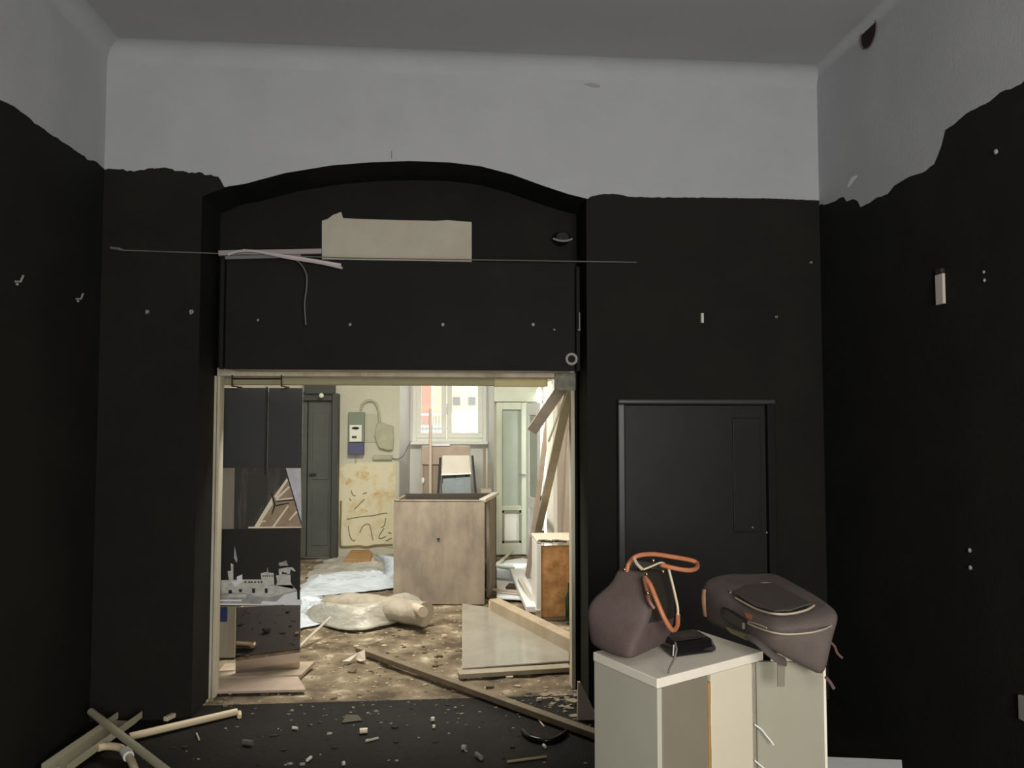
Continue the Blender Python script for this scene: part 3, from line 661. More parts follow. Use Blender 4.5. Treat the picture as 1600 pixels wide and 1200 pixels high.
# cupboard remains under the window
ycb = 9.55
x0, x1 = atY(658, 740, ycb).x, atY(735, 740, ycb).x
z1 = atY(700, 697, ycb).z; z2 = atY(700, 726, ycb).z
cb = empty('broken_cupboard', ((x0+x1)/2, ycb, 0), 'pinkish dismantled cupboard standing below the rear window', 'cupboard')
mk('top_drawer_front', G().box(x0, x1, ycb, ycb+.3, z2, z1), PINKW, cb, bevel=.008)
mk('carcass', G().box(x0+.01, x0+.24, ycb+.03, ycb+.3, 0, z2-.004), M('greyish_cupboard', (160, 148, 130), .7, (150, 138, 122), 6), cb, bevel=.005)
mk('side_strip', G().box(x0-.0, x0+.02, ycb-.01, ycb+.02, 0, z2-.002), PINKW, cb)
mk('carcass', G().box(x0+.26, x1-.0, ycb+.03, ycb+.3, 0, z2-.004), PALEP, cb, bevel=.005)
p = atY(661, 751, ycb)
mk('knob', G().ball(p+Vector((0, -.0, 0)), .03, sc=(.7, .9, 1.4)), WBRT, cb, smooth=True)
mk('top_slat', G().box(atY(672, 700, ycb).x, atY(703, 700, ycb).x, ycb-.02, ycb+.1, z1+.002, z1+.022), WBRT, cb, bevel=.003)
tag(mk('pipe', G().tube([(atY(673, 700, 9.45).x, 9.45, 0), (atY(672.5, 650, 9.45).x, 9.45, 1.82)], .018, 10), M('pinkish_pipe', (214, 196, 178), .5), smooth=True), 'thin pale upright pipe in front of the rear window', 'pipe')
p0 = atY(751, 765, 9.3); p1 = atY(768, 765, 9.3)
tag(mk('carton', G().box(p0.x, p1.x, 9.3, 9.55, 0, p0.z), M('dull_carton', (186, 178, 156), .8), bevel=.004), 'tall pale carton beside the sage door', 'carton')
for px, w_, lab in ((757, .03, 'stub of brown batten standing behind the tall carton, nearer the window'), (764, .03, 'stub of brown batten standing behind the tall carton, nearer the door')):
    p = atY(px, 730, 9.62); q = atY(px, 700 if px == 757 else 728, 9.62)
    tag(mk('batten', G().box(p.x-w_/2, p.x+w_/2, 9.6, 9.63, 0, q.z), M('batten_brown', (150, 138, 112), .7)), lab, 'batten')
# meter box, cable and plaster on the rear wall
yw = BY
def rw(px, py, o=.0): return atY(px, py, yw-o)
mb = empty('meter_box', rw(557, 711, .05), 'green meter box with a white plate and blue lower cover', 'meter')
a, b_ = rw(546, 644), rw(570, 710)
mk('housing', G().box(a.x, b_.x, yw-.1, yw, rw(557, 691).z, a.z), GRNB, mb, bevel=.006)
mk('lower_cover', G().box(a.x, b_.x-.004, yw-.11, yw, b_.z, rw(557, 691).z-.003), BLUE, mb, bevel=.006)
pl = mk('face_plate', G().box(rw(548, 660).x, rw(567, 660).x, yw-.115, yw-.1, rw(557, 690).z, rw(557, 664).z), WPL, mb, bevel=.004)
p = rw(555.5, 669, .12)
mk('display_window', G().tube([p+Vector((0, .01, 0)), p+Vector((0, -.005, 0))], .045, 16, flat=.32), BLKP, pl)
p = rw(553.5, 683, .12)
mk('button_plate', G().box(p.x-.028, p.x+.028, yw-.12, yw-.114, p.z-.014, p.z+.014), DARKM, pl)
tag(mk('conduit', G().tube(smoothpath([rw(564, 641, .02), rw(566, 633, .03), rw(572, 627, .04), rw(579, 626, .04), rw(586, 629, .04), rw(591, 640, .03), rw(593, 655, .02), rw(595, 664, .02)]), .016, 8), GREYP, smooth=True), 'grey conduit looping up from the meter box', 'conduit')
tag(mk('wall_shade_panel', G().prism([rw(570, 646, .012), rw(590, 648, .012), rw(590, 691, .012), rw(570, 691, .012)], (0, .012, 0)), M('dull_wall_panel', (182, 180, 158), .85), bevel=.002), 'flat dull panel fixed next to the meter box', 'panel')
pts = [(588, 662), (597, 660), (606, 664), (614, 665), (615, 690), (614, 703), (604, 704), (592, 700), (588, 692), (585, 680)]
tag(mk('meter_cover', G().prism([rw(x, y, .07) for x, y in pts], (0, .07, 0)), GREYP, bevel=.015), 'rounded grey plastered cover beside the meter box', 'cover')
tag(mk('wall_ledge', G().box(rw(583, 705).x, rw(613, 705).x, yw-.06, yw, rw(600, 718).z, rw(600, 711).z), GREYP, bevel=.006), 'small plaster ledge below the rounded cover', 'ledge')
tag(mk('cable', G().tube(smoothpath([rw(613, 716, .02), rw(622, 717, .04), rw(630, 712, .05), rw(637, 699, -.1), rw(642, 690, -.3)]), .006, 6), CABLED), 'thin dark cable sagging into the window alcove', 'cable')
tag(mk('cable', G().tube([rw(556, 711, .02), rw(556, 724, .02)], .008, 6), GREYP), 'short cable tail under the blue meter cover', 'cable')
# stained lower plaster: slightly proud panel with torn rim and scribbles
g = G(); pts = [(531, 727), (560, 722), (618, 722), (618, 856), (585, 852), (560, 856), (534, 855), (528, 790)]
sp = tag(mk('stained_plaster', g.prism([rw(x, y, .012) for x, y in pts], (0, .012, 0)), CREAM2), 'yellowed scribbled plaster below the meter box', 'plaster')
def rel(name, pts, r, mat, n=5):
    mk(name, G().tube(smoothpath([rw(x, y, .016) for x, y in pts], 4), r, n), mat, sp)
Z3 = lambda u, v: (520+u/7.5, 720+v/7.5)
for s_ in ([(180, 760), (200, 880), (235, 935), (265, 925)], [(315, 845), (350, 770), (400, 740), (435, 760), (455, 860), (470, 930)], [(620, 670), (600, 760), (565, 780)], [(600, 790), (560, 850), (540, 905), (580, 905), (620, 885)], [(650, 840), (690, 850)], [(620, 940), (690, 905)],
           [(165, 685), (330, 655), (480, 640), (560, 620), (640, 612)], [(215, 345), (235, 400), (270, 410)], [(350, 390), (400, 370)], [(195, 440), (215, 470)], [(370, 450), (300, 520), (250, 570)]):
    rel('scribble', [Z3(*q) for q in s_], .0055, SCR)
rel('torn_edge', [Z3(*q) for q in ((95, 470), (90, 700), (85, 950), (110, 1005), (300, 1000), (400, 1010), (500, 990), (700, 985))], .012, SCR)
for s_ in ([(270, 130), (420, 130), (430, 200), (340, 215), (280, 200)], [(260, 600), (330, 560), (420, 590), (300, 640)], [(130, 260), (200, 190), (230, 250), (160, 290)], [(420, 400), (560, 340), (700, 400), (720, 440), (560, 380), (430, 450)]):
    mk('bare_patch', G().prism([rw(*Z3(*q), .016) for q in s_], (0, .004, 0)), OCH, sp)
# glowing oval added in place of a bright gap by the side door
p = atY(842.5, 618, 9.4)
tag(mk('bright_gap', G().ball(p, .105, n=16, sc=(.38, .4, 1)).box(p.x-.01, p.x+.01, 9.4, 9.62, p.z-.02, p.z+.02), GLOW, smooth=True), 'small glowing oval made for the bright gap above the half-open door', 'bright gap')

# chipboard box at the jamb
yo = 6.45
x0 = atY(846, 900, yo).x; xw = atY(838, 900, yo).x; x1 = 1.12; zt = atY(860, 853, yo).z
ob = empty('chipboard_box', ((x0+x1)/2, yo, 0), 'white-framed box with a raw chipboard face beside the jamb', 'box')
mk('chipboard_panel', G().box(x0, x1, yo, yo+.02, .03, zt), OSB, ob, bevel=.002)
mk('frame_stile', G().box(xw, x0-.002, yo-.01, yo+.35, 0, zt+.02), WHT, ob, bevel=.004)
mk('top', G().box(xw, x1, yo-.01, yo+.42, zt+.022, zt+.05), M('box_top_white', (222, 210, 188), .6), ob, bevel=.004)
mk('side_panel', G().box(x1-.02, x1, yo+.02, yo+.4, 0, zt), WHT, ob)
p = atY(890, 950, yo-.03)
mk('bottom_rail', G().box(x0, x1, yo+.0, yo+.025, 0, .028), BATT, ob)
p = atY(884, 925, yo-.05)
tag(mk('green_bottle', G().tube([(p.x+.03, yo-.06, .012), (p.x+.03, yo-.06, .2), (p.x+.03, yo-.06, .25), (p.x+.03, yo-.06, .32)], [.036, .036, .014, .014], 12), M('dark_green_glass', (26, 44, 24), .2), smooth=True), 'dark green bottle standing before the chipboard face', 'bottle')
for i, (px, py, lab) in enumerate(((851, 845, 'dark pliers-like scrap on the chipboard box, at its outer corner'), (872, 845, 'dark bent scrap on top of the chipboard box, near the jamb'))):
    c = atZ(px, py, zt+.056)
    tag(mk('scrap', G().tube([c+Vector((-.05, .02, 0)), c, c+Vector((.04, -.03, .0)), c+Vector((.06, -.06, .0))], [.008, .012, .01, .006], 6).tube([c+Vector((-.03, -.03, 0)), c+Vector((.02, .02, .0))], .008, 6), DARKM), lab, 'scrap')
# leaning boards at the right jamb
tp = atY(886, 594, 5.14); 
tag(mk('loose_lath', G().bar(tp, atY(831, 674, 5.45), .075, .02, up=(0, 1, 0)), M('taupe_slat', (190, 178, 160), .7, (166, 156, 138), 8), bevel=.003), 'broad torn slat hanging askew from the frame corner', 'slat')
tag(mk('loose_lath', G().bar(atY(893, 592, 5.16), atY(857, 690, 5.3), .012, .012), TRIM, bevel=.002), 'narrow splinter hanging beside the broad slat', 'slat')
tag(mk('leaning_board', G().bar(atY(890, 606, 5.2), atZ(829, 884, .02), .07, .03, up=(0, 1, 0)), GREYB, bevel=.004), 'long grey-green board leaning diagonally into the frame corner', 'board')
tag(mk('leaning_board', G().bar(atY(862, 610, 7.6)+Vector((0, 0, 0)), atZ(824, 905, .02), .05, .03, up=(0, 1, 0)), PINKW, bevel=.004), 'pale pinkish board leaning behind the grey-green one', 'board')
tag(mk('curtain', G().prism([atY(854, 600, 7.4), atY(864, 600, 7.4), atY(866, 843, 7.4), atY(855, 843, 7.4)], (0, .03, 0)), OFFW, bevel=.005), 'narrow white hanging strip beside the pink wall', 'strip')
# white planks and sheets on the floor to the right
zz = .03
def flat(name, pts, z0, h, m, lab, cat, bev=.004, dz=None):
    ps = [atZ(x, y, z0) for x, y in pts]
    g = G().prism([p for p in ps], (0, 0, h))
    return tag(mk(name, g, m, bevel=bev), lab, cat)
flat('fallen_sheet', [(776, 936), (838, 940), (842, 882), (818, 874), (776, 880)], .01, .02, WBRT, 'large white panel lying flat before the sage door', 'panel')
flat('fallen_sheet', [(776, 905), (806, 907), (802, 885), (776, 884)], .034, .02, PLASW, 'smaller bluish panel lying on the large white one', 'panel')
a, b_ = atZ(806, 892, .09), atZ(834, 952, .09)
tag(mk('white_plank', G().bar(a, b_, .13, .05), WBRT, bevel=.006), 'long white plank lying lengthwise beside the chipboard box', 'plank')
a, b_ = atZ(812, 905, .16), atZ(841, 956, .08)
tag(mk('white_plank', G().bar(a, b_, .04, .03), PALEP, bevel=.004), 'narrow pale plank resting on the long white plank', 'plank')
tag(mk('lath', G().bar(atZ(770, 921, .06), atZ(812, 926, .06), .035, .02), PINKW, bevel=.003), 'pinkish lath lying across the white panel', 'lath')
tag(mk('lath', G().bar(atZ(778, 884, .07), atZ(802, 888, .07), .05, .02), SAGE, bevel=.003), 'short white lath near the sage door foot', 'lath')
tag(mk('lath', G().bar(atZ(763, 893, .05), atZ(800, 862, .07), .03, .02), PALEP, bevel=.003), 'pale lath slanting from counter corner to the sage door', 'lath')
tag(mk('dark_wedge', G().prism([atZ(790, 920, .034), atZ(806, 921, .034), atZ(804, 915, .034), atZ(796, 914, .034)], (0, 0, .02)), M('dark_brown_wood', (70, 48, 34), .7)), 'dark brown offcut on the white panel', 'offcut')
# big beam
a, b_ = atZ(772, 946, .06), atZ(930, 1026, .06)
tag(mk('timber_beam', G().bar(a, b_, .1, .12), PINE, bevel=.006), 'thick pale timber beam lying from counter to jamb', 'beam')
p = atZ(770, 945, .05)
tag(mk('wood_block', G().box(p.x-.04, p.x+.03, p.y-.12, p.y-.05, .0, .1), M('pale_endgrain', (214, 188, 156), .7), bevel=.004), 'small pale wood block at the beam end', 'block')
# acrylic sheet on the floor by the jamb
ps = [atZ(722, 1046, .02), atZ(889, 1034, .02), atZ(889, 1004, .02), atZ(775, 952, .02), atZ(722, 944, .02)]
tag(mk('acrylic_sheet', G().prism(ps, (0, 0, .008)), ACR), 'large dusty translucent sheet lying flat by the jamb', 'sheet')
tag(mk('edge_strip', G().bar(atZ(716, 1054, .018), atZ(890, 1043, .018), .09, .03), M('pale_edge_board', (172, 162, 142), .6, (156, 144, 122), 6), bevel=.003), 'pale flat strip along the front edge of the translucent sheet', 'strip')

# plastic sheets and roll
def cloth(name, pts, z, amp, freq, m, lab, cat='sheet', nx=70, ny=34, edge=.0, seed=0, par=None, bow=0):
    # pts: 4 ground pixels (near left, near right, far right, far left)
    c = [atZ(*q, 0) for q in pts]; g = G(); vs = []
    for j in range(ny+1):
        v = j/ny
        for i in range(nx+1):
            u = i/nx
            p = (c[0]*(1-u)+c[1]*u)*(1-v) + (c[3]*(1-u)+c[2]*u)*v
            p.y -= bow*(1-v)*math.sin(math.pi*u**.8)
            q = Vector((p.x*freq*.45+p.y*.8, p.y*freq*1.1, seed))
            r = 1-abs(noise.noise(q))*2
            h = amp*(max(0, r)**2 + .22*noise.fractal(q*2.0, 1, 2, 3))
            ed = min(u*1.2, (1-u)*1.2, v, 1-v)*5; ed = min(1, ed)
            p = p + Vector((.12*noise.noise(q+Vector((9, 0, 0))), .12*noise.noise(q+Vector((0, 9, 0))), 0))
            vs.append((p.x, p.y, max(.006, z*ed + h*ed + .008 + .01*abs(noise.noise(q*3)))))
    fs = [(j*(nx+1)+i, j*(nx+1)+i+1, (j+1)*(nx+1)+i+1, (j+1)*(nx+1)+i) for j in range(ny) for i in range(nx)]
    g.add(vs, fs)
    o = mk(name, g, m, par, smooth=True)
    md = o.modifiers.new('thickness', 'SOLIDIFY'); md.thickness = .003; md.offset = 1
    return tag(o, lab, cat) if not par else o
cloth('plastic_sheet', [(452, 938), (628, 918), (614, 897), (482, 900)], .03, .06, 3, PLASW, 'bluish white plastic sheet crumpled between display and counter', seed=1)
cloth('plastic_sheet', [(478, 905), (612, 893), (612, 866), (500, 876)], .01, .04, 4, M('grey_film', (150, 144, 128), .5, (182, 180, 172), 6, .6, 6, bdist=.05), 'greyish thin film spread before the scribbled wall', seed=5)
cloth('plastic_sheet', [(455, 985), (520, 972), (520, 938), (462, 935)], .02, .06, 5, PLASW, 'small pale sheet crumpled beside the glass display foot', seed=8)
cloth('plastic_sheet', [(478, 958), (655, 966), (668, 948), (488, 938)], .09, .07, 2.4, PLAS, 'milky plastic film spilling out in front of the roll', seed=3, bow=.5)
# upright curl
g = G(); A_ = atZ(592, 895); B_ = atZ(618, 893)
pts_l = smoothpath([atZ(596, 905, .02), atY(600, 892, 8.3), atY(598, 878, 8.5), atY(586, 867, 8.6)], 5)
pts_r = smoothpath([atZ(624, 903, .02), atY(622, 890, 8.2), atY(622, 876, 8.3), atY(616, 870, 8.4)], 5)
n_ = len(pts_l); g.add(pts_l+pts_r, [(i, i+1, n_+i+1, n_+i) for i in range(n_-1)])
o = mk('plastic_sheet', g, PLASW, smooth=True); md = o.modifiers.new('thickness', 'SOLIDIFY'); md.thickness = .004
tag(o, 'white sheet corner curling upright against the counter side', 'sheet')
# roll
rl = empty('film_roll', atZ(600, 960), 'long dusty roll of plastic film on a cardboard core', 'roll')
ra, rb = atZ(508, 938, .09), atZ(664, 962, .09)
path = [ra + (rb-ra)*t/14 for t in range(15)]
rr = [.05+.07*min(1, math.sin(math.pi*min(1, (t+1)/7)/2)) + .01*noise.noise(Vector((t*.9, 1, 0))) for t in range(15)]
g = G(); g.tube([p+Vector((0, 0, rr[i]*.75-.08)) for i, p in enumerate(path)], rr, 18, flat=.8)
for v in g.v: v += Vector((0, 0, .012*noise.noise(v*9)))
mk('film', g, DUSTF, rl, smooth=True)
d_ = (rb-ra).normalized(); c0_ = atY(661, 956, rb.y-.16)
mk('cardboard_core', G().tube([c0_+Vector((-.12, .3, -.02)), c0_], .042, 16), CARDP, rl, smooth=False)
flat('cardboard_piece', [(538, 880), (578, 882), (582, 870), (575, 864), (550, 864)], .03, .05, CARD, 'orange-brown cardboard piece lying before the scribbled wall', 'cardboard')
flat('cardboard_piece', [(576, 880), (586, 878), (583, 868)], .035, .01, CARDP, 'pale cardboard flap beside the orange-brown piece', 'cardboard')
tag(mk('thin_rod', G().tube([atZ(466, 1012, .02), atZ(516, 965, .12)], .01, 6), PALEP), 'thin pale rod lying against the small crumpled sheet', 'rod')
# torn paper
ps = [atZ(534, 1034, .01), atZ(560, 1020, .05), atZ(570, 1016, .07), atZ(571, 1032, .02), atZ(562, 1034, .012), atZ(556, 1030, .012), atZ(546, 1034, .012)]
tag(mk('torn_paper', G().prism(ps, (0, 0, .004)), PAPER), 'torn piece of cream paper on the rubble floor', 'paper')
# long batten from back room to the pedestal
tag(mk('long_batten', G().bar(atZ(560, 1014, .03), atZ(960, 1158, .03), .055, .035), BATT, bevel=.004), 'long brown batten lying diagonally across the threshold', 'batten')

# rubble as stuff
def chips(name, n, reg, smin, smax, m, lab, seed):
    rnd = random.Random(seed); g = G()
    for _ in range(n):
        x, y = reg(rnd); s = rnd.uniform(smin, smax)*(1 if rnd.random() < .85 else 1.8); a = rnd.uniform(0, 6.28)
        k = rnd.choice((4, 5, 6)); pts = []
        for i in range(k):
            t = a + 6.28*i/k; r = s*rnd.uniform(.5, 1)
            pts.append(Vector((x+r*math.cos(t)*1.3, y+r*math.sin(t), fh(x, y) - .001 + rnd.uniform(0, .002))))
        g.prism(pts, (rnd.uniform(-.003, .003), rnd.uniform(-.003, .003), s*rnd.uniform(.15, .5)))
    o = mk(name, g, m); tag(o, lab, 'rubble', kind='stuff'); return o
def reg_back(r):
    while 1:
        x = r.uniform(-1.9, 1.0); y = r.uniform(4.75, 9.2)
        return x, y
def reg_edge(r): return r.uniform(-1.4, .75), 4.72 - abs(r.gauss(0, .22))
def reg_front(r): return r.uniform(-1.5, 1.1), r.uniform(3.3, 4.6)
def reg_right(r): return .55+abs(r.gauss(0, .2)), 4.6 + r.gauss(0, .12)
chips('plaster_rubble', 1300, reg_back, .003, .014, M('pale_rubble', (188, 174, 148), .9), 'pale plaster crumbs scattered over the back room floor', 3)
chips('dark_rubble', 700, reg_back, .004, .018, M('brown_rubble', (104, 90, 68), .9), 'brown rubble fragments scattered over the back room floor', 4)
chips('threshold_crumbs', 110, reg_edge, .003, .011, M('grey_crumbs', (120, 112, 98), .9), 'crumbs of plaster along the edge of the black floor', 5)
chips('floor_crumbs', 70, reg_front, .004, .011, M('pale_crumbs', (150, 144, 130), .9), 'pale crumbs scattered over the black floor', 6)
chips('floor_dust', 160, reg_front, .003, .012, M('dull_crumbs', (40, 37, 32), .9), 'dull crumbs and dust flakes on the black floor', 8)
chips('jamb_rubble', 60, reg_right, .008, .024, M('mixed_rubble', (150, 138, 118), .9), 'heap of plaster crumbs at the jamb foot', 7)
def dustheap():
    g = G(); c = atZ(315, 1085)
    for i in range(70):
        rnd = random.Random(i); p = c + Vector((rnd.gauss(0, .07), rnd.gauss(0, .13), 0)); g.ball(p, rnd.uniform(.006, .018), n=6, sc=(1.2, 1.2, .6))
    tag(mk('plaster_dust', g, M('pale_dust', (130, 124, 100), .95)), 'little heap of plaster dust at the foot of the black pier', 'rubble', kind='stuff')
dustheap()
# distinct scraps on the black floor
def stub(p, q, r, m, lab, nm='white_stub', cat='stub'):
    tag(mk(nm, G().tube([atZ(*p, r+.002), atZ(*q, r+.002)], r, 8), m), lab, cat)
stub((374, 1113), (374, 1120), .012, PIPEW, 'tiny white stub at the tip of the thin pipe')
stub((562, 1142), (574, 1141), .014, PIPEW, 'short white stub in the middle of the black floor')
stub((571, 1158), (591, 1153), .006, PIPE, 'thin pale sliver near the short white stub', 'sliver', 'sliver')
stub((457, 1137), (465, 1138), .008, WPL, 'small white fleck on the floor facing the display', 'fleck', 'fleck')
stub((480, 1188), (486, 1183), .008, WPL, 'bright fleck near the lower edge of the floor', 'fleck', 'fleck')
stub((535, 1193), (538, 1192), .01, WPL, 'round bright bead near the lower edge of the floor', 'bead', 'bead')
stub((307, 1146), (311, 1156), .005, PIPE, 'thin upright-looking sliver by the thin pipe', 'sliver', 'sliver')
stub((380, 1159), (395, 1161), .014, M('grey_scrap', (96, 92, 84), .7), 'grey oval scrap on the black floor', 'scrap', 'scrap')
stub((792, 1190), (854, 1182), .006, M('straw', (150, 138, 104), .7), 'long straw-coloured splinter on the black floor', 'splinter', 'splinter')
stub((842, 1125), (850, 1135), .004, PIPEW, 'curved white sliver near the black hose', 'sliver', 'sliver')
stub((722, 1167), (728, 1168), .013, M('lilac_scrap', (150, 140, 150), .7), 'lilac-grey crumb on the black floor', 'crumb', 'crumb')
stub((744, 1178), (752, 1184), .012, M('grey_crumb', (120, 112, 100), .7), 'elongated grey crumb beside the splinter', 'crumb', 'crumb')
stub((673, 1124), (678, 1123), .012, WPL, 'bright crumb in the middle of the black floor', 'crumb', 'crumb')
stub((676, 1135), (680, 1135), .009, WPL, 'lesser bright crumb just below its bigger neighbour', 'crumb', 'crumb')
stub((849, 1164), (852, 1167), .008, WPL, 'bright speck below the black hose', 'speck', 'speck')
stub((839, 1093), (845, 1092), .012, WPL, 'pale crumb just behind the long batten', 'crumb', 'crumb')
tag(mk('black_hose', G().tube(smoothpath([atZ(817, 1142, .015), atZ(828, 1152, .015), atZ(848, 1157, .015), atZ(868, 1155, .015), atZ(886, 1143, .015)]), .014, 8), BLKP, smooth=True), 'short curved piece of black hose on the floor', 'hose')
for x, y, s_ in ((545, 1122, .1),):
    flat('glass_shard', [(534, 1130), (566, 1126), (560, 1118), (541, 1117)], .004, .003, M('grey_shard', (74, 70, 60), .25), 'dull flat shard on the black floor before the threshold', 'shard', bev=0)

# trunking and pipes at lower left
def chan(a, b_, w_, h_, name, lab, m):
    a = Vector(a); b_ = Vector(b_); d = (b_-a).normalized(); sd = d.cross(Vector((0, 0, 1))).normalized()
    t = empty(name, (a+b_)/2, lab, 'channel')
    mk('channel_base', G().bar(a, b_, w_, .006), m, t)
    for k in (-1, 1):
        mk('channel_lip', G().bar(a+sd*k*(w_/2-.003)+Vector((0, 0, h_/2)), b_+d*.05*(1 if k > 0 else .6)+sd*k*(w_/2-.003)+Vector((0, 0, h_/2)), .006, h_), m, t, bevel=.001)
    mk('centre_rib', G().bar(a+Vector((0, 0, .012))+sd*.012, b_-d*.55+Vector((0, 0, .012))+sd*.012, .012, .02), m, t, bevel=.002)
    return t
A_ = atZ(85, 1206, .035); B_ = atZ(196, 1127, .05)
chan(A_, B_, .13, .035, 'conduit_channel', 'broad open pale plastic channel lying near the side wall', PIPE)
tag(mk('conduit_pipe', G().tube([atZ(142, 1112, .13), atZ(262, 1206, .07)], .019, 12), PIPE, smooth=True), 'stout pale pipe lying across the open channel', 'pipe')
tag(mk('conduit_pipe', G().tube([atZ(202, 1151, .03), atZ(370, 1112, .022)], [.019, .019], 12), PIPEW, smooth=True), 'warm white pipe lying along the black floor', 'pipe')
el = empty('pipe_elbow', atZ(195, 1180), 'bent white pipe with a collar under the stout pipe', 'pipe')
mk('bent_pipe', G().tube(smoothpath([atZ(153, 1169, .05), atZ(165, 1166, .05), atZ(182, 1167, .05), atZ(193, 1172, .045), atZ(203, 1185, .04), atZ(212, 1206, .035)]), .018, 12), PIPEW, el, smooth=True)
p = atZ(196, 1174, .045); q = atZ(201, 1182, .042)
mk('collar', G().tube([p, q], .025, 12), WBRT, el, smooth=True)
for (a, b_, lab) in (((258, 1124), (272, 1117), 'bent cream offcut nearer the warm white pipe'), ((270, 1113), (286, 1111), 'cream offcut nearer the black pier')):
    tag(mk('pipe_offcut', G().bar(atZ(*a, .022), atZ(*b_, .022), .03, .025), PIPEW, bevel=.005), lab, 'offcut')

# ================================================================ PEDESTALS AND BAGS
HT = .93
def T(px, py, z=HT): return atZ(px, py, z)
dn = lambda p, z=0: Vector((p.x, p.y, z))
PN = T(1027, 1060); PL = T(928, 1018); PR = T(1180, 1020)
PB = PL + PR - PN
pd = empty('pedestal', dn((PN+PR)/2), 'cream display pedestal, corner-on, carrying the brown tote', 'pedestal')
mid_ = PN + (PR-PN)*((1108-1027)/(1180-1027))
# find the point on edge whose image x is 1108
best = min((abs(((PN+(PR-PN)*t/200)-O).dot(RT)/((PN+(PR-PN)*t/200)-O).dot(FW)*1200+800-1106), t) for t in range(201))[1]
mid_ = PN + (PR-PN)*best/200
dB = (PR-PN).normalized(); dA = (PL-PN).normalized()
t_ = .018
def slab2(a, b_, z0, z1, n_, t): return [Vector((p.x, p.y, z)) for z in (z0, z1) for p in (a, b_, b_+n_*t, a+n_*t)]
mk('side_panel', G().hexa(slab2(dn(PN), dn(PL), 0, HT-.03, dB, t_)), M('pale_grey_pedestal_side', (192, 189, 172), .6, (188, 185, 168), 5), pd, bevel=.002)
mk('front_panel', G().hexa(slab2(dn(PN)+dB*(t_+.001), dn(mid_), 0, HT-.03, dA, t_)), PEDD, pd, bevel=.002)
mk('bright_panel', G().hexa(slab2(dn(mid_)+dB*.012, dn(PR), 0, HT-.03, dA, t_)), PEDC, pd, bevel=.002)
g = G(); 
for i in range(14):
    z = HT-.05-i*.064; w_ = .012+.006*noise.noise(Vector((i*1.3, 0, 0)))
    a = dn(mid_, z) - dA*.0 + dB*(-.004); g.hexa([a+dB*(0)-dA*.003-Vector((0, 0, .064)), a+dB*(w_)-dA*.003-Vector((0, 0, .064)), a+dB*w_+dA*.01-Vector((0, 0, .064)), a+dA*.01-Vector((0, 0, .064)), a-dA*.003, a+dB*w_-dA*.003, a+dB*w_+dA*.01, a+dA*.01])
mk('glue_line', g, GLUE, pd)
mk('side_panel', G().hexa(slab2(dn(PL)+dB*t_, dn(PB), 0, HT-.03, -dA, t_)), PED, pd)
mk('side_panel', G().hexa(slab2(dn(PB), dn(PR), 0, HT-.03, -dB, t_)), PED, pd)
tp = [PN-dA*.004-dB*.004, PR+dB*.035-dA*.004, PB+dB*.035, PL-dB*.004]
tp = [dn(p) for p in tp]
mk('top', G().hexa([p+Vector((0, 0, HT-.028)) for p in tp] + [p+Vector((0, 0, HT)) for p in tp]), PEDT, pd, bevel=.003)
# second pedestal
D0 = O + (K(1181, 1018, 2.04)-O); D1 = K(1288, 1018, 2.04)
q0, q1 = dn(D0), dn(D1); hd = HF.copy()
q0 = q0 + RT*.0
sd_ = [q0, q1, q1+hd*.36-RT*.02, q0+hd*.36+RT*.12]
p2 = empty('pedestal', (q0+q1)/2, 'cream display pedestal carrying the grey backpack', 'pedestal')
def hx(z0, z1, pts): return [Vector((p.x, p.y, z)) for z in (z0, z1) for p in pts]
off = [q0, q1, q1+hd*.018, q0+hd*.018]
mk('front_panel', G().hexa(hx(0, HT-.03, off)), PED, p2, bevel=.002)
mk('side_panel', G().hexa(hx(0, HT-.03, [q1-RT*.018+hd*.019, q1+hd*.019, q1+hd*.36-RT*.02, q1+hd*.36-RT*.038])), PED, p2, bevel=.002)
mk('back_panel', G().hexa(hx(0, HT-.03, [q0+hd*.34+RT*.12, q1+hd*.34-RT*.04, q1+hd*.36-RT*.04, q0+hd*.36+RT*.12])), PED, p2)
mk('edge_strip', G().hexa(hx(0, HT-.03, [q1-RT*.006-hd*.003, q1+RT*.002-hd*.003, q1+RT*.002+hd*.01, q1-RT*.006+hd*.01])), PEDT, p2)
mk('top', G().hexa(hx(HT-.028, HT-.002, [q0+RT*.045-hd*.002, q1+RT*.002-hd*.002, q1+hd*.36-RT*.02, q0+hd*.36+RT*.16])), PEDT, p2, bevel=.003)
# thin white wires at the pedestal joint
for pts, lab in (([(1179, 1132), (1190, 1140), (1198, 1150), (1204, 1157), (1209, 1164)], 'white wire end sticking out between the pedestals, upper'), ([(1179, 1188), (1186, 1194), (1196, 1202)], 'white wire end sticking out between the pedestals, lower')):
    tag(mk('wire', G().tube(smoothpath([K(x, y, 2.02-.002*i) for i, (x, y) in enumerate(pts)], 3), .0025, 6), WBRT), lab, 'wire')

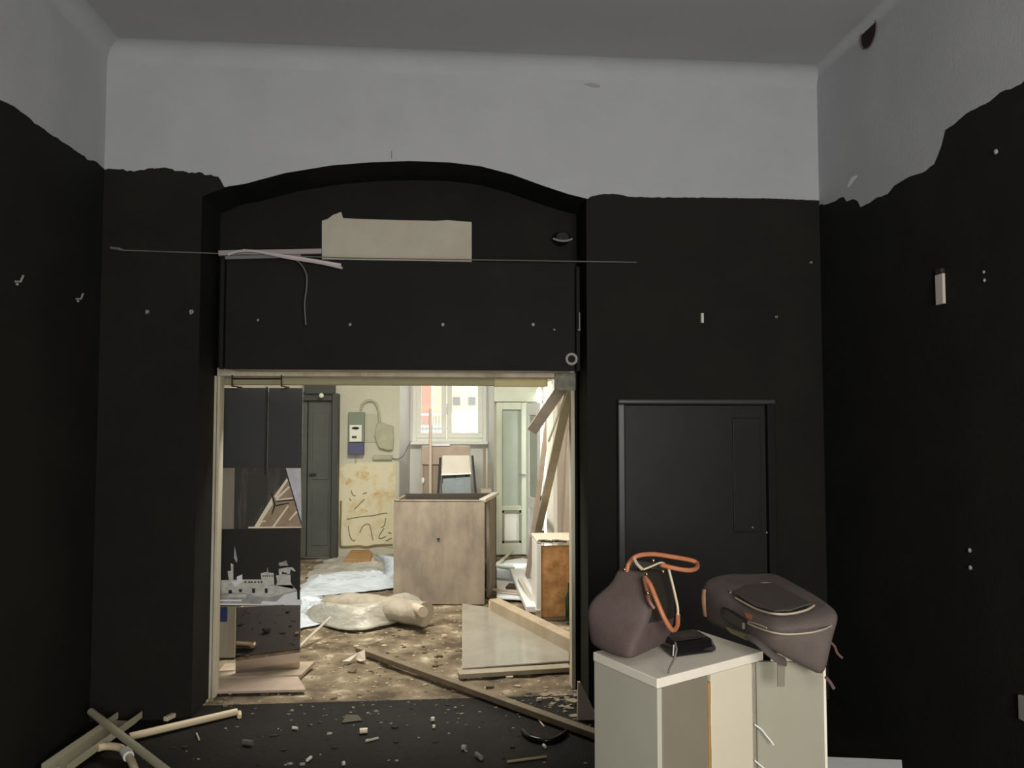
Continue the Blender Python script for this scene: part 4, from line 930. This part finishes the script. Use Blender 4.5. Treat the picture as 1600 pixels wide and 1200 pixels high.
def rings(levels, name, mats, par=None, sub=2, pick=None, capb=True, jit=.003):
    g = G(); n = None; rs = []
    for lv in levels:
        c = [K(*q) for q in lv]; m = len(c); r = []
        for i in range(m):
            a, b_ = c[i], c[(i+1) % m]
            r += [a.lerp(b_, .07), a.lerp(b_, .36), a.lerp(b_, .64), a.lerp(b_, .93)]
        rs.append(r)
    n = len(rs[0]); vs = [v + Vector((noise.noise(v*14), noise.noise(v*14+Vector((5, 0, 0))), noise.noise(v*14+Vector((0, 5, 0)))))*jit for r in rs for v in r]
    b0 = len(g.v); g.v += vs
    for j in range(len(rs)-1):
        for i in range(n):
            g.f.append([j*n+i, j*n+(i+1) % n, (j+1)*n+(i+1) % n, (j+1)*n+i]); g.m.append(pick(j, i) if pick else 0)
    g.f.append(list(range(n))[::-1]); g.m.append(0); g.f.append([(len(rs)-1)*n+i for i in range(n)]); g.m.append(1 if pick else 0)
    return mk(name, g, mats, par, smooth=True, sub=sub)
# tote (levels of 4 corners: left, near, right, back)
tote = empty('tote_bag', dn(T(985, 1005), HT), 'plum canvas tote bag with orange-brown leather handles on the pedestal', 'bag')
lv = [[(926, 1012, 2.02), (985, 1031, 1.92), (1040, 1004, 2.06), (980, 984, 2.19)],
      [(916, 1004, 2.02), (985, 1034, 1.90), (1050, 1002, 2.07), (980, 975, 2.2)],
      [(910, 968, 2.02), (993, 1004, 1.90), (1056, 984, 2.08), (980, 940, 2.2)],
      [(911, 946, 2.03), (1010, 976, 1.94), (1058, 965, 2.09), (982, 925, 2.2)],
      [(930, 926, 2.04), (1020, 948, 1.94), (1058, 938, 2.10), (985, 911, 2.18)],
      [(952, 914, 2.04), (1014, 922, 1.97), (1053, 912, 2.11), (994, 896, 2.16)],
      [(962, 893, 2.05), (1008, 901, 1.99), (1046, 892, 2.12), (1005, 882, 2.14)],
      [(967, 888, 2.05), (1007, 896, 1.99), (1045, 887, 2.12), (1005, 878, 2.14)]]
rings(lv, 'body', [PLUM, GUSS], tote, pick=lambda j, i: 1 if (4 <= i <= 7 and j >= 3) else 0, jit=.008)
mk('handle', G().tube(smoothpath([K(979, 893, 2.03), K(983, 880, 2.03), (K(995, 869, 2.03)), K(1020, 866, 2.05), K(1050, 870, 2.07), K(1078, 875, 2.09), K(1089, 880, 2.09), K(1088, 888, 2.05), K(1075, 891, 2.02), K(1050, 887, 2.01), K(1032, 882, 2.0)]), .0075, 8), LEA, tote, smooth=True)
mk('handle', G().tube(smoothpath([K(1008, 903, 1.97), K(1016, 914, 1.95), K(1026, 938, 1.93), K(1038, 966, 1.92), K(1050, 984, 1.93), K(1058, 978, 1.96), K(1059, 960, 1.99)]), .0075, 8), LEA, tote, smooth=True)
mk('binding', G().tube(smoothpath([K(1044, 886, 2.02), K(1049, 905, 2.01), K(1055, 930, 2.0), K(1059, 950, 1.99), K(1059, 968, 1.98)]), .004, 6), BIND, tote, smooth=True)
mk('binding', G().tube(smoothpath([K(991, 873, 2.0), K(996, 882, 1.985), K(1004, 890, 1.975)]), .005, 6), BIND, tote, smooth=True)
mk('binding', G().tube(smoothpath([K(1005, 890, 1.985), K(1020, 884, 1.99), K(1034, 879, 2.0), K(1044, 886, 2.02)]), .003, 6), BIND, tote, smooth=True)
mk('strap_tab', G().tube(smoothpath([K(1006, 904, 1.965), K(1010, 920, 1.95), K(1014, 938, 1.935), K(1022, 951, 1.93)]), .007, 8), M('dark_brown_leather', (112, 74, 56), .4), tote, smooth=True)
mk('inner_flap', G().prism([K(985, 876, 2.06), K(1040, 880, 2.08), K(1040, 892, 2.08), K(1000, 900, 2.02), K(968, 892, 2.04)], HF*.01), GUSS, tote)
for (x, y, dd) in ((976, 890, 2.01), (1010, 897, 1.955), (1036, 893, 2.0), (1021, 876, 2.02), (1012, 927, 1.93)):
    mk('stud', G().ball(K(x, y, dd), .006, n=8), GOLD, tote, smooth=True)
# glossy black case
cs = empty('camera_case', dn(T(1070, 1012), HT), 'small glossy black case with a dangling cord in front of the tote', 'case')
pb = [T(1050, 1029), T(1116, 1020), T(1088, 1003), T(1029, 1010)]
hh = .045
g = G(); ctr = sum(pb, Vector())/4
g.hexa([p+Vector((0, 0, .001)) for p in pb] + [p.lerp(ctr, .08)+Vector((0, 0, hh)) for p in pb])
mk('body', g, BLKP, cs, bevel=.006)
pt = [p.lerp(ctr, .2)+Vector((0, 0, hh+.001)) for p in pb]
pm = [p.lerp(ctr, .18)+Vector((0, 0, hh+.003)) for p in pb]
mk('silver_rim', G().tube([pm[3], pm[0], pm[0].lerp(pm[1], .8)], .0018, 6), SILV, cs)
mk('raised_lid', G().hexa([p for p in pt] + [p.lerp(ctr, .25)+Vector((0, 0, .012)) for p in pt]), M('worn_lid', (96, 88, 74), .5, (60, 54, 50), 20), cs, bevel=.003)
mk('cord', G().tube(smoothpath([K(1055, 1004, 1.9), K(1057, 1016, 1.88), K(1053, 1030, 1.87), K(1047, 1042, 1.85), K(1044, 1052, 1.84)]), .003, 6), M('grey_cord', (110, 106, 98), .6), cs, smooth=True)
mk('side_flap', G().prism([T(1095, 1020, HT+.005), T(1119, 1017, HT+.005), T(1112, 1003, HT+.03), T(1090, 998, HT+.035)], (0, 0, .012)), PURB, cs, bevel=.003)

# backpack (corners: left, near, right, back)
bp = empty('backpack', dn(T(1200, 1000), HT), 'taupe backpack with silver piping lying on the pedestals', 'backpack')
lv = [[(1100, 970, 2.34), (1200, 1010, 2.02), (1284, 1054, 1.96), (1200, 968, 2.40)],
      [(1090, 966, 2.36), (1192, 1010, 1.99), (1298, 1068, 1.92), (1205, 955, 2.46)],
      [(1086, 930, 2.36), (1202, 1000, 1.95), (1308, 1004, 1.93), (1222, 930, 2.46)],
      [(1089, 912, 2.36), (1210, 990, 1.94), (1318, 976, 1.95), (1222, 906, 2.46)],
      [(1097, 901, 2.37), (1213, 980, 1.95), (1318, 956, 1.97), (1218, 894, 2.44)],
      [(1122, 896, 2.37), (1210, 963, 1.99), (1298, 943, 2.02), (1200, 895, 2.42)],
      [(1138, 898, 2.36), (1208, 957, 2.03), (1284, 943, 2.05), (1190, 898, 2.40)]]
rings(lv, 'body', BPK, bp, jit=.011)
def pipe_(pts, r, m=PIP, nm='piping'): return mk(nm, G().tube(smoothpath([K(*q) for q in pts]), r, 6), m, bp, smooth=True)
pipe_([(1141, 926, 2.2), (1146, 919, 2.25), (1165, 914, 2.28), (1190, 911, 2.3), (1214, 912, 2.28)], .0025)
pipe_([(1149, 934, 2.16), (1165, 943, 2.1), (1185, 953, 2.02), (1210, 959, 1.95), (1235, 959, 1.95), (1260, 953, 1.97), (1272, 946, 2.0)], .0035)
pipe_([(1168, 974, 2.03), (1185, 981, 1.97), (1207, 988, 1.925), (1230, 991, 1.91), (1262, 989, 1.905), (1285, 984, 1.92), (1299, 978, 1.95)], .0025)
pipe_([(1169, 971, 2.03), (1183, 975, 1.98), (1198, 981, 1.94)], .002)
mk('pocket_panel', G().prism([K(*q) for q in ((1146, 927, 2.17), (1165, 917, 2.24), (1212, 914, 2.24), (1268, 944, 2.01), (1235, 955, 1.97), (1210, 956, 1.97), (1180, 948, 2.05))], (0, 0, .004)), BPK2, bp, bevel=.002)
mk('side_pocket', G().prism([K(*q) for q in ((1131, 962, 2.2), (1130, 948, 2.2), (1134, 946, 2.2), (1168, 968, 2.05), (1167, 984, 2.05), (1150, 978, 2.1))], -HF*.03-RT*.012), M('black_pocket', (30, 32, 31), .4), bp, bevel=.004)
mk('buckle', G().bar(K(1162, 973, 2.0), K(1162, 982, 2.0), .008, .006), SILV, bp)
mk('orange_tab', G().prism([K(*q) for q in ((1160, 955, 2.04), (1174, 959, 2.01), (1172, 968, 2.0), (1164, 964, 2.02))], -HF*.015), M('orange_tab_cloth', (140, 84, 60), .6), bp, bevel=.002)
mk('tan_edge', G().tube(smoothpath([K(1102, 922, 2.32), K(1101, 940, 2.31), K(1104, 962, 2.31)]), .012, 8), M('tan_leather', (150, 112, 84), .6), bp, smooth=True)
mk('base_strip', G().prism([K(*q) for q in ((1132, 978, 2.18), (1166, 990, 2.04), (1166, 1000, 2.04), (1140, 988, 2.14))], -HF*.01), M('pale_strap_lining', (150, 140, 112), .7), bp, bevel=.002)
mk('shoulder_strap', G().tube(smoothpath([K(1170, 995, 1.98), K(1185, 1004, 1.94), K(1200, 1018, 1.92), K(1213, 1028, 1.92), K(1226, 1034, 1.93)]), [.016]*25, 8, flat=.5), BPK2, bp, smooth=True)
mk('webbing', G().prism([K(*q) for q in ((1215, 1032, 1.945), (1227, 1032, 1.945), (1226, 1073, 1.95), (1215, 1073, 1.95))], HF*.004), M('grey_webbing', (128, 122, 108), .8), bp)
mk('zip_pull', G().tube(smoothpath([K(1296, 1002, 1.95), K(1304, 1010, 1.95), K(1308, 1020, 1.95), K(1316, 1028, 1.95)]), .004, 6), M('dull_red_cord', (96, 66, 62), .7), bp, smooth=True)
mk('zip_pull', G().tube(smoothpath([K(1290, 1058, 1.93), K(1297, 1066, 1.93), K(1303, 1076, 1.93)]), .005, 6), M('dull_mauve_cord', (100, 76, 74), .7), bp, smooth=True)

# white wedge beside pedestal and white slab at lower edge
yo_ = 4.3
ps = [atY(x, y, yo_) for x, y in ((903, 1066), (907, 1066), (932, 1118), (934, 1128), (902, 1128))]
for p in ps: p.z = max(p.z, 0) if p.z > .02 else 0
tag(mk('white_offcut', G().prism(ps, (0, .02, 0)), M('pinkish_white_board', (214, 196, 178), .7), bevel=.002), 'pinkish white board corner at the pier foot behind the tote pedestal', 'board')
p = atZ(1345, 1189, .35)
g = G(); pts = [atZ(1287, 1187, .42), atZ(1409, 1192, .42), atZ(1412, 1230, .42), atZ(1290, 1230, .42)]
bb = empty('white_box', dn(sum(pts, Vector())/4), 'white box top low beside the backpack pedestal', 'box')
mk('lid', G().prism(pts, (0, 0, .012)), WBRT, bb, bevel=.003)
ins = [p.lerp(sum(pts, Vector())/4, .04) for p in pts]
mk('body', G().prism([dn(p, .001) for p in ins], (0, 0, .418)), WHT, bb, bevel=.003)
